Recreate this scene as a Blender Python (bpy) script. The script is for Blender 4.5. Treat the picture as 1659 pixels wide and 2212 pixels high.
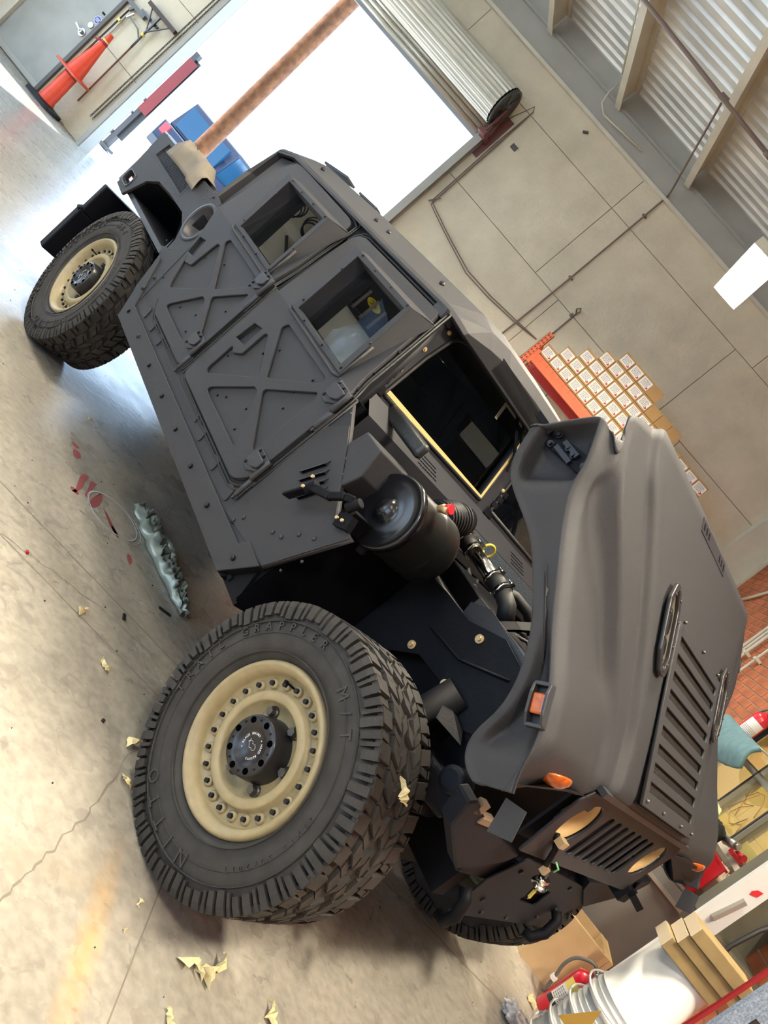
import bpy, bmesh, math, random
from math import sin, cos, pi, radians, sqrt
from mathutils import Vector, Matrix
random.seed(7)
C = bpy.context.scene
COL = C.collection
for o in list(bpy.data.objects): bpy.data.objects.remove(o)

# ------------------------------------------------------------------ camera, light, exposure
YAW = radians(36.644)                     # the truck stands 36.6 degrees off the back wall
R = Matrix(((0.622618, 0.158398, 0.766325), (0.776894, -0.007629, -0.629612), (-0.093883, 0.987346, -0.127805)))
Rv = Matrix(((0.40502814, 0.49869627, 0.76632515), (0.6278849577, 0.457546454, -0.629612359), (-0.6646146902, 0.736174757, -0.1278046974)))
V2B = Matrix(((cos(YAW), sin(YAW), 0), (-sin(YAW), cos(YAW), 0), (0, 0, 1)))
R = Rv @ V2B.transposed()
cam = bpy.data.cameras.new('camera'); co = bpy.data.objects.new('camera', cam); COL.objects.link(co)
cam.sensor_fit = 'VERTICAL'; cam.sensor_height = 24.0; cam.lens = 1717.79/2212*24.0
cam.clip_start = 0.05; cam.clip_end = 400
rx, dn, fw = R[0], R[1], R[2]
M = Matrix(((rx[0], -dn[0], -fw[0]), (rx[1], -dn[1], -fw[1]), (rx[2], -dn[2], -fw[2]))).to_4x4()
M.translation = Vector((-0.68867, -3.12536, 1.52261))
co.matrix_world = M
C.camera = co
w = bpy.data.worlds.new('sky'); C.world = w; w.use_nodes = True
nt = w.node_tree; bgn = nt.nodes['Background']
bgn.inputs[0].default_value = (0.54, 0.74, 1.0, 1); bgn.inputs[1].default_value = 4.6
sun = bpy.data.lights.new('sun', 'SUN'); so = bpy.data.objects.new('sun', sun); COL.objects.link(so)
sun.energy = 9; sun.angle = radians(0.6); sun.color = (1, 0.95, 0.88)
so.rotation_euler = Vector((0.60, 0.10, -0.79)).to_track_quat('-Z', 'Y').to_euler()
C.view_settings.view_transform = 'Standard'; C.view_settings.look = 'None'
C.view_settings.exposure = 0.45; C.view_settings.gamma = 1.0
C.view_settings.use_curve_mapping = False

# ------------------------------------------------------------------ materials
MATS = {}
def mat(name, col, rough=0.6, metal=0.0, noise=0.0, nscale=20, bump=0.0, bscale=200, emit=None, estr=1.0, trans=0.0, ior=1.45, spec=0.5, coat=0.0, alpha=1.0, col2=None):
    if name in MATS: return MATS[name]
    m = bpy.data.materials.new(name); m.use_nodes = True; MATS[name] = m
    t = m.node_tree; b = t.nodes['Principled BSDF']
    b.inputs['Base Color'].default_value = (*col, 1); b.inputs['Roughness'].default_value = rough
    b.inputs['Metallic'].default_value = metal; b.inputs['Specular IOR Level'].default_value = spec
    b.inputs['Coat Weight'].default_value = coat
    if trans: b.inputs['Transmission Weight'].default_value = trans; b.inputs['IOR'].default_value = ior
    if alpha < 1: b.inputs['Alpha'].default_value = alpha
    if emit: b.inputs['Emission Color'].default_value = (*emit, 1); b.inputs['Emission Strength'].default_value = estr
    tc = t.nodes.new('ShaderNodeTexCoord')
    if noise > 0:
        n = t.nodes.new('ShaderNodeTexNoise'); n.inputs['Scale'].default_value = nscale; n.inputs['Detail'].default_value = 5
        t.links.new(tc.outputs['Object'], n.inputs['Vector'])
        r = t.nodes.new('ShaderNodeValToRGB'); e = r.color_ramp.elements
        e[0].position = 0.3; e[1].position = 0.7
        a = col2 if col2 else tuple(c*(1-noise) for c in col)
        e[0].color = (*a, 1); e[1].color = (*[min(1, c*(1+noise*0.5)) for c in col], 1)
        t.links.new(n.outputs['Fac'], r.inputs['Fac']); t.links.new(r.outputs['Color'], b.inputs['Base Color'])
    if bump > 0:
        n = t.nodes.new('ShaderNodeTexNoise'); n.inputs['Scale'].default_value = bscale; n.inputs['Detail'].default_value = 3
        t.links.new(tc.outputs['Object'], n.inputs['Vector'])
        bp = t.nodes.new('ShaderNodeBump'); bp.inputs['Strength'].default_value = bump; bp.inputs['Distance'].default_value = 0.01
        t.links.new(n.outputs['Fac'], bp.inputs['Height']); t.links.new(bp.outputs['Normal'], b.inputs['Normal'])
    return m
PAINT = mat('textured_grey_coating', (0.025, 0.0255, 0.030), 0.62, noise=0.10, nscale=400, bump=0.25, bscale=500, spec=0.4)
PAINT2 = mat('smooth_grey_coating', (0.023, 0.024, 0.030), 0.45, bump=0.1, bscale=600)
BLK = mat('black_paint', (0.003, 0.0035, 0.006), 0.6, bump=0.1, bscale=300, spec=0.15)
GLOSS = mat('gloss_black', (0.006, 0.006, 0.008), 0.22)
RUB = mat('tire_rubber', (0.030, 0.027, 0.025), 0.75, noise=0.35, nscale=18, bump=0.15, bscale=150)
RUB2 = mat('black_rubber', (0.010, 0.010, 0.011), 0.6)
TAN = mat('desert_tan_rim', (0.33, 0.265, 0.145), 0.42, noise=0.12, nscale=30)
DKM = mat('dark_bolt', (0.02, 0.02, 0.024), 0.35, metal=0.6)
GRYM = mat('grey_bolt', (0.10, 0.095, 0.09), 0.4, metal=0.7)
CHR = mat('chrome', (0.75, 0.72, 0.66), 0.14, metal=1.0)
STEEL = mat('steel', (0.42, 0.41, 0.39), 0.35, metal=0.9)
BRASS = mat('brass_bolt', (0.62, 0.45, 0.24), 0.4, metal=0.5)
TAPE = mat('masking_tape', (0.52, 0.37, 0.15), 0.6)
AMBER = mat('amber_lens', (0.42, 0.085, 0.008), 0.25, coat=0.2, noise=0.4, nscale=60)
REDL = mat('red_lens', (0.35, 0.01, 0.02), 0.2, coat=1.0)
WHITE = mat('white_print', (0.75, 0.75, 0.75), 0.6)
def glass_mat(name, tint, rough=0.0, refl=0.5, mixf=0.12):
    if name in MATS: return MATS[name]
    m = bpy.data.materials.new(name); m.use_nodes = True; MATS[name] = m
    t = m.node_tree; t.nodes.clear()
    o = t.nodes.new('ShaderNodeOutputMaterial'); tr = t.nodes.new('ShaderNodeBsdfTransparent'); gl = t.nodes.new('ShaderNodeBsdfGlossy')
    mx = t.nodes.new('ShaderNodeMixShader'); fr = t.nodes.new('ShaderNodeLayerWeight'); fr.inputs['Blend'].default_value = 0.5
    pw = t.nodes.new('ShaderNodeMath'); pw.operation = 'POWER'; pw.inputs[1].default_value = 5.0
    ad = t.nodes.new('ShaderNodeMath'); ad.operation = 'ADD'; ad.inputs[1].default_value = mixf+0.04; ad.use_clamp = True
    tr.inputs[0].default_value = (*tint, 1); gl.inputs['Roughness'].default_value = rough; gl.inputs[0].default_value = (0.9, 0.95, 1, 1)
    t.links.new(fr.outputs['Facing'], pw.inputs[0]); t.links.new(pw.outputs[0], ad.inputs[0]); t.links.new(ad.outputs[0], mx.inputs[0])
    t.links.new(tr.outputs[0], mx.inputs[1]); t.links.new(gl.outputs[0], mx.inputs[2]); t.links.new(mx.outputs[0], o.inputs[0])
    return m
GLASS = glass_mat('vehicle_glass', (0.72, 0.76, 0.78), mixf=0.0)
SGLASS = glass_mat('side_glass', (0.66, 0.72, 0.76), mixf=0.17)
BLOCKGL = glass_mat('light_block_glass', (0.06, 0.07, 0.08), mixf=0.0)  # near-opaque pane, darkened to stop light coming through the cab
WGLASS = glass_mat('office_glass', (0.80, 0.80, 0.72), mixf=0.05)

# ------------------------------------------------------------------ mesh helpers
class MB:
    def __init__(s): s.v = []; s.f = []; s.sm = []
    def add(s, vs, fs, smooth=False):
        k = len(s.v); s.v += [tuple(v) for v in vs]; s.f += [tuple(k+i for i in f) for f in fs]; s.sm += [smooth]*len(fs); return s
    def box(s, a, b, M=None):
        x0, y0, z0 = a; x1, y1, z1 = b
        vs = [Vector(p) for p in ((x0,y0,z0),(x1,y0,z0),(x1,y1,z0),(x0,y1,z0),(x0,y0,z1),(x1,y0,z1),(x1,y1,z1),(x0,y1,z1))]
        if M: vs = [M @ v for v in vs]
        return s.add(vs, [(0,3,2,1),(4,5,6,7),(0,1,5,4),(1,2,6,5),(2,3,7,6),(3,0,4,7)])
    def bar(s, p, q, wd, h=None, up=(0,0,1)):
        p, q = Vector(p), Vector(q); d = (q-p).normalized(); u = Vector(up)
        if abs(d.dot(u)) > 0.98: u = Vector((1,0,0))
        a = d.cross(u).normalized(); b = a.cross(d); h = h or wd; a *= wd/2; b *= h/2
        vs = [p-a-b, p+a-b, p+a+b, p-a+b, q-a-b, q+a-b, q+a+b, q-a+b]
        return s.add(vs, [(0,3,2,1),(4,5,6,7),(0,1,5,4),(1,2,6,5),(2,3,7,6),(3,0,4,7)])
    def cyl(s, p, q, r, r2=None, n=16, cap=True):
        p, q = Vector(p), Vector(q); d = (q-p).normalized(); a = d.orthogonal().normalized(); b = d.cross(a); r2 = r if r2 is None else r2
        vs = []
        for c, rr in ((p, r), (q, r2)):
            for i in range(n):
                t = 2*pi*i/n; vs.append(c + a*(rr*cos(t)) + b*(rr*sin(t)))
        s.add(vs, [(i, (i+1)%n, n+(i+1)%n, n+i) for i in range(n)], True)
        if cap: s.add(vs, [tuple(range(n-1,-1,-1)), tuple(range(n, 2*n))])
        return s
    def tube(s, pts, r, n=8, cap=True):
        P = [Vector(p) for p in pts]; rs = r if isinstance(r, (list, tuple)) else [r]*len(P)
        d0 = (P[1]-P[0]).normalized(); a = d0.orthogonal().normalized(); vs = []
        for i, p in enumerate(P):
            d = ((P[min(i+1, len(P)-1)]-p).normalized() + (p-P[max(i-1, 0)]).normalized()).normalized()
            a = (a - d*a.dot(d)).normalized(); b = d.cross(a)
            vs += [p + a*(rs[i]*cos(2*pi*k/n)) + b*(rs[i]*sin(2*pi*k/n)) for k in range(n)]
        s.add(vs, [(i*n+k, i*n+(k+1)%n, (i+1)*n+(k+1)%n, (i+1)*n+k) for i in range(len(P)-1) for k in range(n)], True)
        if cap: m = (len(P)-1)*n; s.add(vs, [tuple(range(n-1,-1,-1)), tuple(range(m, m+n))])
        return s
    def lathe(s, prof, M=None, n=48, closed=False, smooth=True):
        # prof: (radius, axial) ; axis = +z of M
        vs = []
        for i in range(n):
            t = 2*pi*i/n
            for r, z in prof: vs.append(Vector((r*cos(t), r*sin(t), z)))
        if M: vs = [M @ v for v in vs]
        k = len(prof); fs = []
        for i in range(n):
            for j in range(k if closed else k-1):
                a, b = i*k+j, i*k+(j+1)%k; c, d = ((i+1)%n)*k+(j+1)%k, ((i+1)%n)*k+j
                fs.append((a, d, c, b))
        return s.add(vs, fs, smooth)
    def prism(s, poly, d0, d1, M=None):
        n = len(poly); vs = [Vector((x, y, d0)) for x, y in poly] + [Vector((x, y, d1)) for x, y in poly]
        if M: vs = [M @ v for v in vs]
        return s.add(vs, [tuple(range(n-1,-1,-1)), tuple(range(n, 2*n))] + [(i, (i+1)%n, n+(i+1)%n, n+i) for i in range(n)])
    def mesh(s, name):
        me = bpy.data.meshes.new(name); me.from_pydata(s.v, [], s.f)
        me.polygons.foreach_set('use_smooth', s.sm); me.update(); return me
def recalc(me):
    bm = bmesh.new(); bm.from_mesh(me); bmesh.ops.remove_doubles(bm, verts=bm.verts, dist=1e-5); bmesh.ops.recalc_face_normals(bm, faces=bm.faces); bm.to_mesh(me); bm.free()
def obj(name, me, m, parent=None, label=None, kind=None, mods=None):
    if isinstance(me, MB): me = me.mesh(name); recalc(me)
    if m is not None and not me.materials: me.materials.append(m)
    o = bpy.data.objects.new(name, me); COL.objects.link(o)
    if parent: o.parent = parent
    if label: o['label'] = label
    if kind: o['kind'] = kind
    return o
def bevel(o, wd=0.004, seg=2, ang=35):
    b = o.modifiers.new('bevel', 'BEVEL'); b.width = wd; b.segments = seg; b.limit_method = 'ANGLE'; b.angle_limit = radians(ang); return o
def empty(name, loc=(0,0,0), rz=0):
    o = bpy.data.objects.new(name, None); COL.objects.link(o); o.location = loc; o.rotation_euler.z = rz; o.empty_display_size = 0.1; return o
def tag(o, label, cat, group=None):
    o['label'] = label; o['category'] = cat
    if group: o['group'] = group
    return o
def thing(name, label, cat, loc=(0,0,0), rz=0, group=None): return tag(empty(name, loc, rz), label, cat, group)
def struct(o): o['kind'] = 'structure'; return o
def rnd(poly, r, seg=5):
    out = []; n = len(poly); rs = r if isinstance(r, (list, tuple)) else [r]*n
    for i in range(n):
        p = Vector(poly[i]); a = Vector(poly[i-1])-p; b = Vector(poly[(i+1) % n])-p
        if rs[i] <= 0: out.append(tuple(p)); continue
        an = a.angle(b); d = min(rs[i]/math.tan(an/2), a.length*0.48, b.length*0.48)
        A = p+a.normalized()*d; B = p+b.normalized()*d
        for k in range(seg+1):
            t = k/seg; out.append(tuple((1-t)**2*A + 2*t*(1-t)*p + t*t*B))
    return out
def plate(outline, holes=(), d0=0.0, d1=0.01, M=None, bev=0.0, name='plate'):
    # filled 2D outline with holes, spanning local z d0..d1
    cu = bpy.data.curves.new(name, 'CURVE'); cu.dimensions = '2D'; cu.fill_mode = 'BOTH'
    for pl in [outline]+list(holes):
        sp = cu.splines.new('POLY'); sp.points.add(len(pl)-1)
        for i, (x, y) in enumerate(pl): sp.points[i].co = (x, y, 0, 1)
        sp.use_cyclic_u = True
    h = abs(d1-d0)/2; cu.extrude = max(h-bev, 1e-4)
    if bev > 0: cu.bevel_depth = bev; cu.bevel_resolution = 1; cu.offset = -bev
    ob = bpy.data.objects.new(name, cu); COL.objects.link(ob)
    dg = bpy.context.evaluated_depsgraph_get(); dg.update()
    me = bpy.data.meshes.new_from_object(ob.evaluated_get(dg)); bpy.data.objects.remove(ob); bpy.data.curves.remove(cu)
    T = Matrix.Translation((0, 0, (d0+d1)/2)); me.transform((M @ T) if M else T)
    me.name = name; me.materials.clear(); recalc(me); return me
def join(*mes):
    mb = MB()
    for me in mes:
        if isinstance(me, MB): mb.add(me.v, me.f)
        else: mb.add([v.co[:] for v in me.vertices], [tuple(p.vertices) for p in me.polygons])
    return mb
FONTC = {}
def text_mesh(s, size, ext=0.001):
    k = (s, size, ext)
    if k in FONTC: return FONTC[k]
    cu = bpy.data.curves.new('t', 'FONT'); cu.body = s; cu.size = size; cu.extrude = ext; cu.align_x = 'CENTER'; cu.align_y = 'CENTER'; cu.resolution_u = 2
    ob = bpy.data.objects.new('t', cu); COL.objects.link(ob)
    dg = bpy.context.evaluated_depsgraph_get(); dg.update()
    me = bpy.data.meshes.new_from_object(ob.evaluated_get(dg)); bpy.data.objects.remove(ob); bpy.data.curves.remove(cu); me.materials.clear()
    FONTC[k] = me; return me
def put(mb, me, M, smooth=False):
    mb.add([M @ v.co for v in me.vertices], [tuple(p.vertices) for p in me.polygons], smooth); return mb
def frame(o, x, y):
    x = Vector(x).normalized(); y = Vector(y); z = x.cross(y).normalized(); y = z.cross(x)
    return Matrix(((x[0], y[0], z[0], o[0]), (x[1], y[1], z[1], o[1]), (x[2], y[2], z[2], o[2]), (0, 0, 0, 1)))
def dots(pts, M, r=0.005, h=0.004, n=8, mb=None):
    mb = mb or MB()
    for p in pts:
        mb.cyl(M @ Vector((p[0], p[1], -0.001)), M @ Vector((p[0], p[1], h*0.6)), r, r, n, False)
        mb.cyl(M @ Vector((p[0], p[1], h*0.6)), M @ Vector((p[0], p[1], h)), r, r*0.5, n)
    return mb
exec_parts = []
# ------------------------------------------------------------------ room shell
def concrete():
    m = bpy.data.materials.new('polished_concrete_floor'); m.use_nodes = True; t = m.node_tree; b = t.nodes['Principled BSDF']
    tc = t.nodes.new('ShaderNodeTexCoord'); L = t.links.new
    def nz(s, d=6, dist=0.0):
        n = t.nodes.new('ShaderNodeTexNoise'); n.inputs['Scale'].default_value = s; n.inputs['Detail'].default_value = d; n.inputs['Distortion'].default_value = dist
        L(tc.outputs['Object'], n.inputs['Vector']); return n
    def ramp(n, p0, c0, p1, c1):
        r = t.nodes.new('ShaderNodeValToRGB'); e = r.color_ramp.elements; e[0].position = p0; e[0].color = (*c0, 1); e[1].position = p1; e[1].color = (*c1, 1)
        L(n.outputs['Fac'], r.inputs['Fac']); return r
    def mix(a, bb, fac, mode='MIX'):
        x = t.nodes.new('ShaderNodeMix'); x.data_type = 'RGBA'; x.blend_type = mode
        if hasattr(fac, 'outputs'): L(fac.outputs[0], x.inputs[0])
        else: x.inputs[0].default_value = fac
        L(a, x.inputs[6]); 
        if isinstance(bb, tuple): x.inputs[7].default_value = (*bb, 1)
        else: L(bb, x.inputs[7])
        return x.outputs[2]
    base = ramp(nz(1.3, 8, 0.4), 0.3, (0.33, 0.31, 0.265), 0.75, (0.47, 0.44, 0.375)).outputs[0]
    fine = ramp(nz(28, 6), 0.35, (0.78, 0.78, 0.78), 0.65, (1.05, 1.05, 1.05)).outputs[0]
    c = mix(base, fine, 1.0, 'MULTIPLY')
    sp = ramp(nz(9.5, 4, 1.2), 0.60, (0, 0, 0), 0.66, (0.55, 0.55, 0.55))        # small dark stains
    c = mix(c, (0.22, 0.20, 0.18), sp)
    sp2 = ramp(nz(2.7, 5, 2.0), 0.62, (0, 0, 0), 0.72, (0.45, 0.45, 0.45))
    c = mix(c, (0.30, 0.26, 0.20), sp2)
    # rust / oil stain with a shape of its own near the joint in front of the camera
    mp = t.nodes.new('ShaderNodeMapping'); mp.vector_type = 'TEXTURE'; mp.inputs['Location'].default_value = (-0.50, -1.25, 0); mp.inputs['Rotation'].default_value = (0, 0, radians(-68)); mp.inputs['Scale'].default_value = (0.42, 0.055, 1)
    L(tc.outputs['Object'], mp.inputs['Vector'])
    gr = t.nodes.new('ShaderNodeTexGradient'); gr.gradient_type = 'SPHERICAL'; L(mp.outputs[0], gr.inputs[0])
    n5 = nz(14, 4, 1.0); mm = t.nodes.new('ShaderNodeMath'); mm.operation = 'MULTIPLY'; L(gr.outputs['Fac'], mm.inputs[0]); L(n5.outputs['Fac'], mm.inputs[1])
    mm2 = t.nodes.new('ShaderNodeMath'); mm2.operation = 'MULTIPLY'; mm2.inputs[1].default_value = 1.2; mm2.use_clamp = True; L(mm.outputs[0], mm2.inputs[0])
    c = mix(c, (0.60, 0.36, 0.12), mm2)
    L(c, b.inputs['Base Color'])
    r = t.nodes.new('ShaderNodeMapRange'); r.inputs['To Min'].default_value = 0.16; r.inputs['To Max'].default_value = 0.42; L(nz(5, 5).outputs['Fac'], r.inputs[0]); L(r.outputs[0], b.inputs['Roughness'])
    bp = t.nodes.new('ShaderNodeBump'); bp.inputs['Strength'].default_value = 0.12; bp.inputs['Distance'].default_value = 0.01; L(nz(22, 6).outputs['Fac'], bp.inputs['Height']); L(bp.outputs[0], b.inputs['Normal'])
    b.inputs['Specular IOR Level'].default_value = 0.6
    return m
FLOOR = concrete()
WALLM = mat('cream_painted_wall', (0.70, 0.62, 0.46), 0.75, noise=0.12, nscale=2.2, bump=0.9, bscale=22)
WALLG = mat('joint_backing', (0.16, 0.15, 0.12), 0.8)  # dark backing that shows in the open panel joints
DOORG = mat('grey_door_paint', (0.36, 0.36, 0.32), 0.5, noise=0.12, nscale=3)
CREAM = mat('cream_steel', (0.66, 0.61, 0.49), 0.5, noise=0.08, nscale=4)
BEAMG = mat('grey_beam', (0.40, 0.385, 0.34), 0.55, noise=0.08, nscale=3)
GALV = mat('galvanised_deck', (0.85, 0.84, 0.80), 0.38, metal=0.45, noise=0.25, nscale=1.5)
SLAT = mat('roller_slat', (0.60, 0.57, 0.48), 0.32, metal=0.55, noise=0.1, nscale=3)
PIPE = mat('brown_pipe', (0.20, 0.14, 0.11), 0.5)
CONC2 = mat('outdoor_concrete', (0.75, 0.75, 0.73), 0.8, noise=0.1, nscale=1)
XL, XR, YF, YB, ZT = -11.4, 1.87, -8.0, 7.65, 5.95
mb = MB(); mb.add([(XL,YF,0),(XR,YF,0),(XR,YB+0.25,0),(XL,YB+0.25,0)], [(0,1,2,3)])
floor = struct(obj('floor', mb, FLOOR))
g = MB()                                                # saw-cut joints (dark recess strips)
def joint(mbx, a, b, wd=0.006, z=0.0012):
    a, b = Vector(a), Vector(b); d = (b-a).normalized(); n = Vector((-d.y, d.x))*wd/2
    mbx.add([(a.x-n.x,a.y-n.y,z),(b.x-n.x,b.y-n.y,z),(b.x+n.x,b.y+n.y,z),(a.x+n.x,a.y+n.y,z)], [(0,1,2,3)])
d0 = Vector((0.9645, 0.2641)); p0 = Vector((-1.082, 0.069))
for dd in (0.0, ):
    joint(g, p0-d0*9, p0+d0*2.8, 0.007)
n0 = Vector((-0.2641, 0.9645))
joint(g, p0-n0*0.30-d0*9, p0-n0*0.30+d0*0.15, 0.005)
joint(g, p0+d0*0.35+n0*4, p0+d0*0.35-n0*6, 0.005)
rgc = random.Random(12)
def crack(pts, wd):
    P = []
    for a, b in zip(pts, pts[1:]):
        for k in range(10): t = k/10; P.append((a[0]+(b[0]-a[0])*t+rgc.uniform(-0.010,0.010), a[1]+(b[1]-a[1])*t+rgc.uniform(-0.010,0.010)))
    P.append(pts[-1])
    for a, b in zip(P, P[1:]): joint(g, a, b, wd*rgc.uniform(0.5,1.3), 0.0014)
crack([(-0.966,-0.003),(-0.894,-0.359),(-0.779,-0.863),(-0.734,-1.202),(-0.704,-1.45)], 0.006)
crack([(-1.308,0.849),(-1.22,0.60),(-1.24,0.45)], 0.003); crack([(-2.3,1.3),(-2.0,1.05),(-1.75,0.98)], 0.003); crack([(-1.79,-0.42),(-1.4,-0.16),(-1.0,0.02)], 0.003)
jo = obj('floor_joint', g, mat('joint_dark', (0.20, 0.18, 0.15), 0.9), floor); jo['kind'] = 'stuff'

# back wall: panels with recessed joints around the roller-door opening
wb = MB()
DX0, DX1, DZ = -8.60, -4.80, 4.30
for a, b in (((XL,YB+0.012,0),(DX0,YB+0.13,ZT)), ((DX1,YB+0.012,0),(XR+0.3,YB+0.13,ZT)), ((DX0,YB+0.012,DZ),(DX1,YB+0.13,ZT))): wb.box(a, b)
wall_back = struct(obj('wall_back', wb, WALLG))
zs = [0, 1.215, 2.43, 3.715, 4.98, 5.9]
def wpanel(x0, x1, z0, z1):
    m = MB(); e = 0.004; m.box((x0+e, YB, z0+e), (x1-e, YB+0.013, z1-e)); o = obj('wall_panel', m, WALLM, wall_back); bevel(o, 0.002, 1)
for i in range(5):
    z0, z1 = zs[i], zs[i+1]; off = 0 if i % 2 else 1.2
    if z0 >= DZ-0.1:
        xs = [XL] + [x for x in [-10.9+off, -8.46+off, -6.02, -2.9+ (0 if i == 4 else .0), -0.5+off*0.3] if XL < x < XR] + [XR]
        for a, b in zip(xs, xs[1:]): wpanel(a, b, z0, z1)
    else:
        zz1 = z1
        for lo, hi, cuts in ((XL, DX0, [-10.9+off*0.5]), (DX1, XR, [-2.9+off*0.4, -0.46+off*0.4])):
            xs = [lo]+[x for x in cuts if lo < x < hi]+[hi]
            for a, b in zip(xs, xs[1:]): wpanel(a, b, z0, zz1)
        if z1 > DZ: wpanel(DX0, DX1, DZ+0.0, z1)
# left, front and right walls
LX = XL
m = MB(); m.box((LX-0.2,YF,0),(LX,-7.4,ZT)); m.box((LX-0.2,-3.6,0),(LX,3.4,ZT)); m.box((LX-0.2,6.4,0),(LX,YB+0.25,ZT)); m.box((LX-0.2,-7.4,4.2),(LX,-3.6,ZT)); m.box((LX-0.2,3.4,4.2),(LX,6.4,ZT))
struct(obj('wall_left', m, WALLM))
m = MB(); m.box((XL,YF-0.2,0),(-9.0,YF,ZT)); m.box((-3.6,YF-0.2,0),(XR,YF,ZT)); m.box((-9.0,YF-0.2,4.2),(-3.6,YF,ZT))
struct(obj('wall_front', m, WALLM))
BRK = mat('brick_clay', (0.52, 0.165, 0.07), 0.8, noise=0.35, nscale=5, bump=0.3, bscale=90)
MORT = mat('mortar', (0.62, 0.50, 0.33), 0.9, bump=0.3, bscale=80)
WY0, WY1, WZ0, WZ1 = 0.9, 3.5, 1.21, 2.0       # office window band in the brick wall
m = MB(); m.box((XR+0.008,YF,0),(XR+0.3,WY0,ZT)); m.box((XR+0.008,WY1,0),(XR+0.3,YB+0.3,ZT)); m.box((XR+0.008,WY0,0),(XR+0.3,WY1,WZ0)); m.box((XR+0.008,WY0,WZ1),(XR+0.3,WY1,ZT))
wall_right = struct(obj('wall_right', m, MORT))
m = MB(); m.box((XR-0.004, 0, 0), (XR+0.02, 0.295, 0.070)); bme = m.mesh('brick'); recalc(bme); bme.materials.append(BRK)
rest = MB(); nb = 0; cand = []
for k in range(int(ZT/0.0813)):
    z = k*0.0813+0.006
    for j in range(-27, 26):
        y = j*0.305 + (0.1525 if k % 2 else 0) + 0.0
        if y+0.295 > YB: continue
        if y+0.295 > WY0 and y < WY1 and z+0.07 > WZ0-0.02 and z < WZ1+0.02: continue
        vis = (2.35 < y < 7.4 and 1.9 < z < 3.75) or (0.7 < y < 1.95 and 0.3 < z < 1.08) or (1.7 < y < 2.6 and 0.95 < z < 1.12)
        cand.append((y, z, vis))
vis = sorted([c for c in cand if c[2]], key=lambda c: (c[0]+3.1)**2+c[1]**2*0.1); sing = set((c[0], c[1]) for c in vis[:299])
for y, z, v in cand:
    if (y, z) in sing:
        o = bpy.data.objects.new('brick', bme); COL.objects.link(o); o.parent = wall_right
        o.location = (random.uniform(-0.002, 0.002), y+random.uniform(-0.002, 0.002), z+random.uniform(-0.001, 0.001))
    elif -1.0 < y: rest.box((XR-0.004, y, z), (XR+0.02, y+0.295, z+0.070))
    else:
        if y < -1.0: rest.box((XR-0.004, y, z), (XR+0.02, y+0.295, z+0.070))
ob = obj('brick_courses', rest, BRK, wall_right); ob['kind'] = 'stuff'
# roof
m = MB(); y = YF; vs = []; k = 0; rib = [(0,0),(0.045,0),(0.062,0.038),(0.105,0.038),(0.122,0)]
prof = []
while y < YB+0.3:
    for a, b in rib: prof.append((y+a*1.25, 6.13+b))
    y += 0.20
vs = [(x, a, b) for x in (XL-0.2, XR+0.3) for a, b in prof]; n = len(prof)
m.add(vs, [(i, i+1, n+i+1, n+i) for i in range(n-1)])
roof = struct(obj('ceiling', m, GALV)); 
for x in [-2.47+1.36*3-1.36*k for k in range(0, 12)]:
    if x < XL: continue
    m = MB(); m.box((x-0.045, YF, 5.80), (x+0.045, YB-0.10, 5.815)); m.box((x-0.045, YF, 5.815), (x-0.025, YB-0.10, 6.12)); m.box((x-0.045, YF, 6.105), (x+0.045, YB-0.10, 6.12))
    struct(obj('ceiling_purlin', m, CREAM))
m = MB(); m.box((XL, YB-0.07, 5.50), (XR, YB-0.0, 5.545)); struct(obj('trim_1', m, CREAM))
m = MB(); m.box((XL, YB-0.05, 5.54), (XR, YB-0.0, 6.13)); m.box((XL, YB-0.12, 5.84), (XR, YB-0.05, 5.86)); struct(obj('trim_2', m, BEAMG))
m = MB(); x0 = 1.46; m.box((x0, YB-0.10, 0), (XR, YB-0.085, 5.9)); m.box((x0, YB-0.085, 0), (x0+0.012, YB, 5.9)); m.box((x0-0.045, YB-0.008, 0), (x0, YB-0.0, 5.9)); m.box((XR-0.03, YB-0.26, 0), (XR-0.004, YB-0.10, 5.9)); 
struct(obj('trim_3', m, CREAM))

# roller door: opening frame, guides, drum with slats, end wheel
rd = thing('roller_door', 'large steel roller shutter rolled up above the bright open doorway', 'roller door', ((DX0+DX1)/2, YB, 0))
o0 = Vector(((DX0+DX1)/2, YB, 0))
def rel(M): return Matrix.Translation(-o0) @ M
m = MB()
for z in [4.30+0.075*k for k in range(6)]:
    m.cyl((DX0-o0.x+0.03, -0.10, z), (DX1-o0.x-0.03, -0.10, z), 0.04, n=10)
obj('slat_curtain', m, SLAT, rd)
prof = []; n = 26
m = MB(); vs = []; N = n*6
for xx in (DX0-o0.x-0.02, DX1-o0.x+0.02):
    for i in range(N):
        t = 2*pi*i/N; rr = 0.262+0.016*abs(sin(t*n/2)); vs.append((xx, -0.32+rr*cos(t), 4.70+rr*sin(t)))
m.add(vs, [(i, (i+1) % N, N+(i+1) % N, N+i) for i in range(N)]); obj('rolled_curtain', m, SLAT, rd)
m = MB(); xe = DX1-o0.x+0.045
m.lathe([(0.27,0),(0.27,0.03),(0.235,0.03),(0.235,0.012),(0.07,0.012),(0.07,0.04),(0.0,0.04)], frame((xe,-0.32,4.70),(0,1,0),(0,0,1)), 32)
for k in range(5):
    t = 2*pi*k/5; m.bar((xe+0.012,-0.32+0.06*cos(t),4.70+0.06*sin(t)), (xe+0.012,-0.32+0.25*cos(t),4.70+0.25*sin(t)), 0.05, 0.02, up=(1,0,0))
obj('end_wheel', m, mat('dark_steel', (0.10,0.10,0.10), 0.4, metal=0.7), rd)
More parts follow.
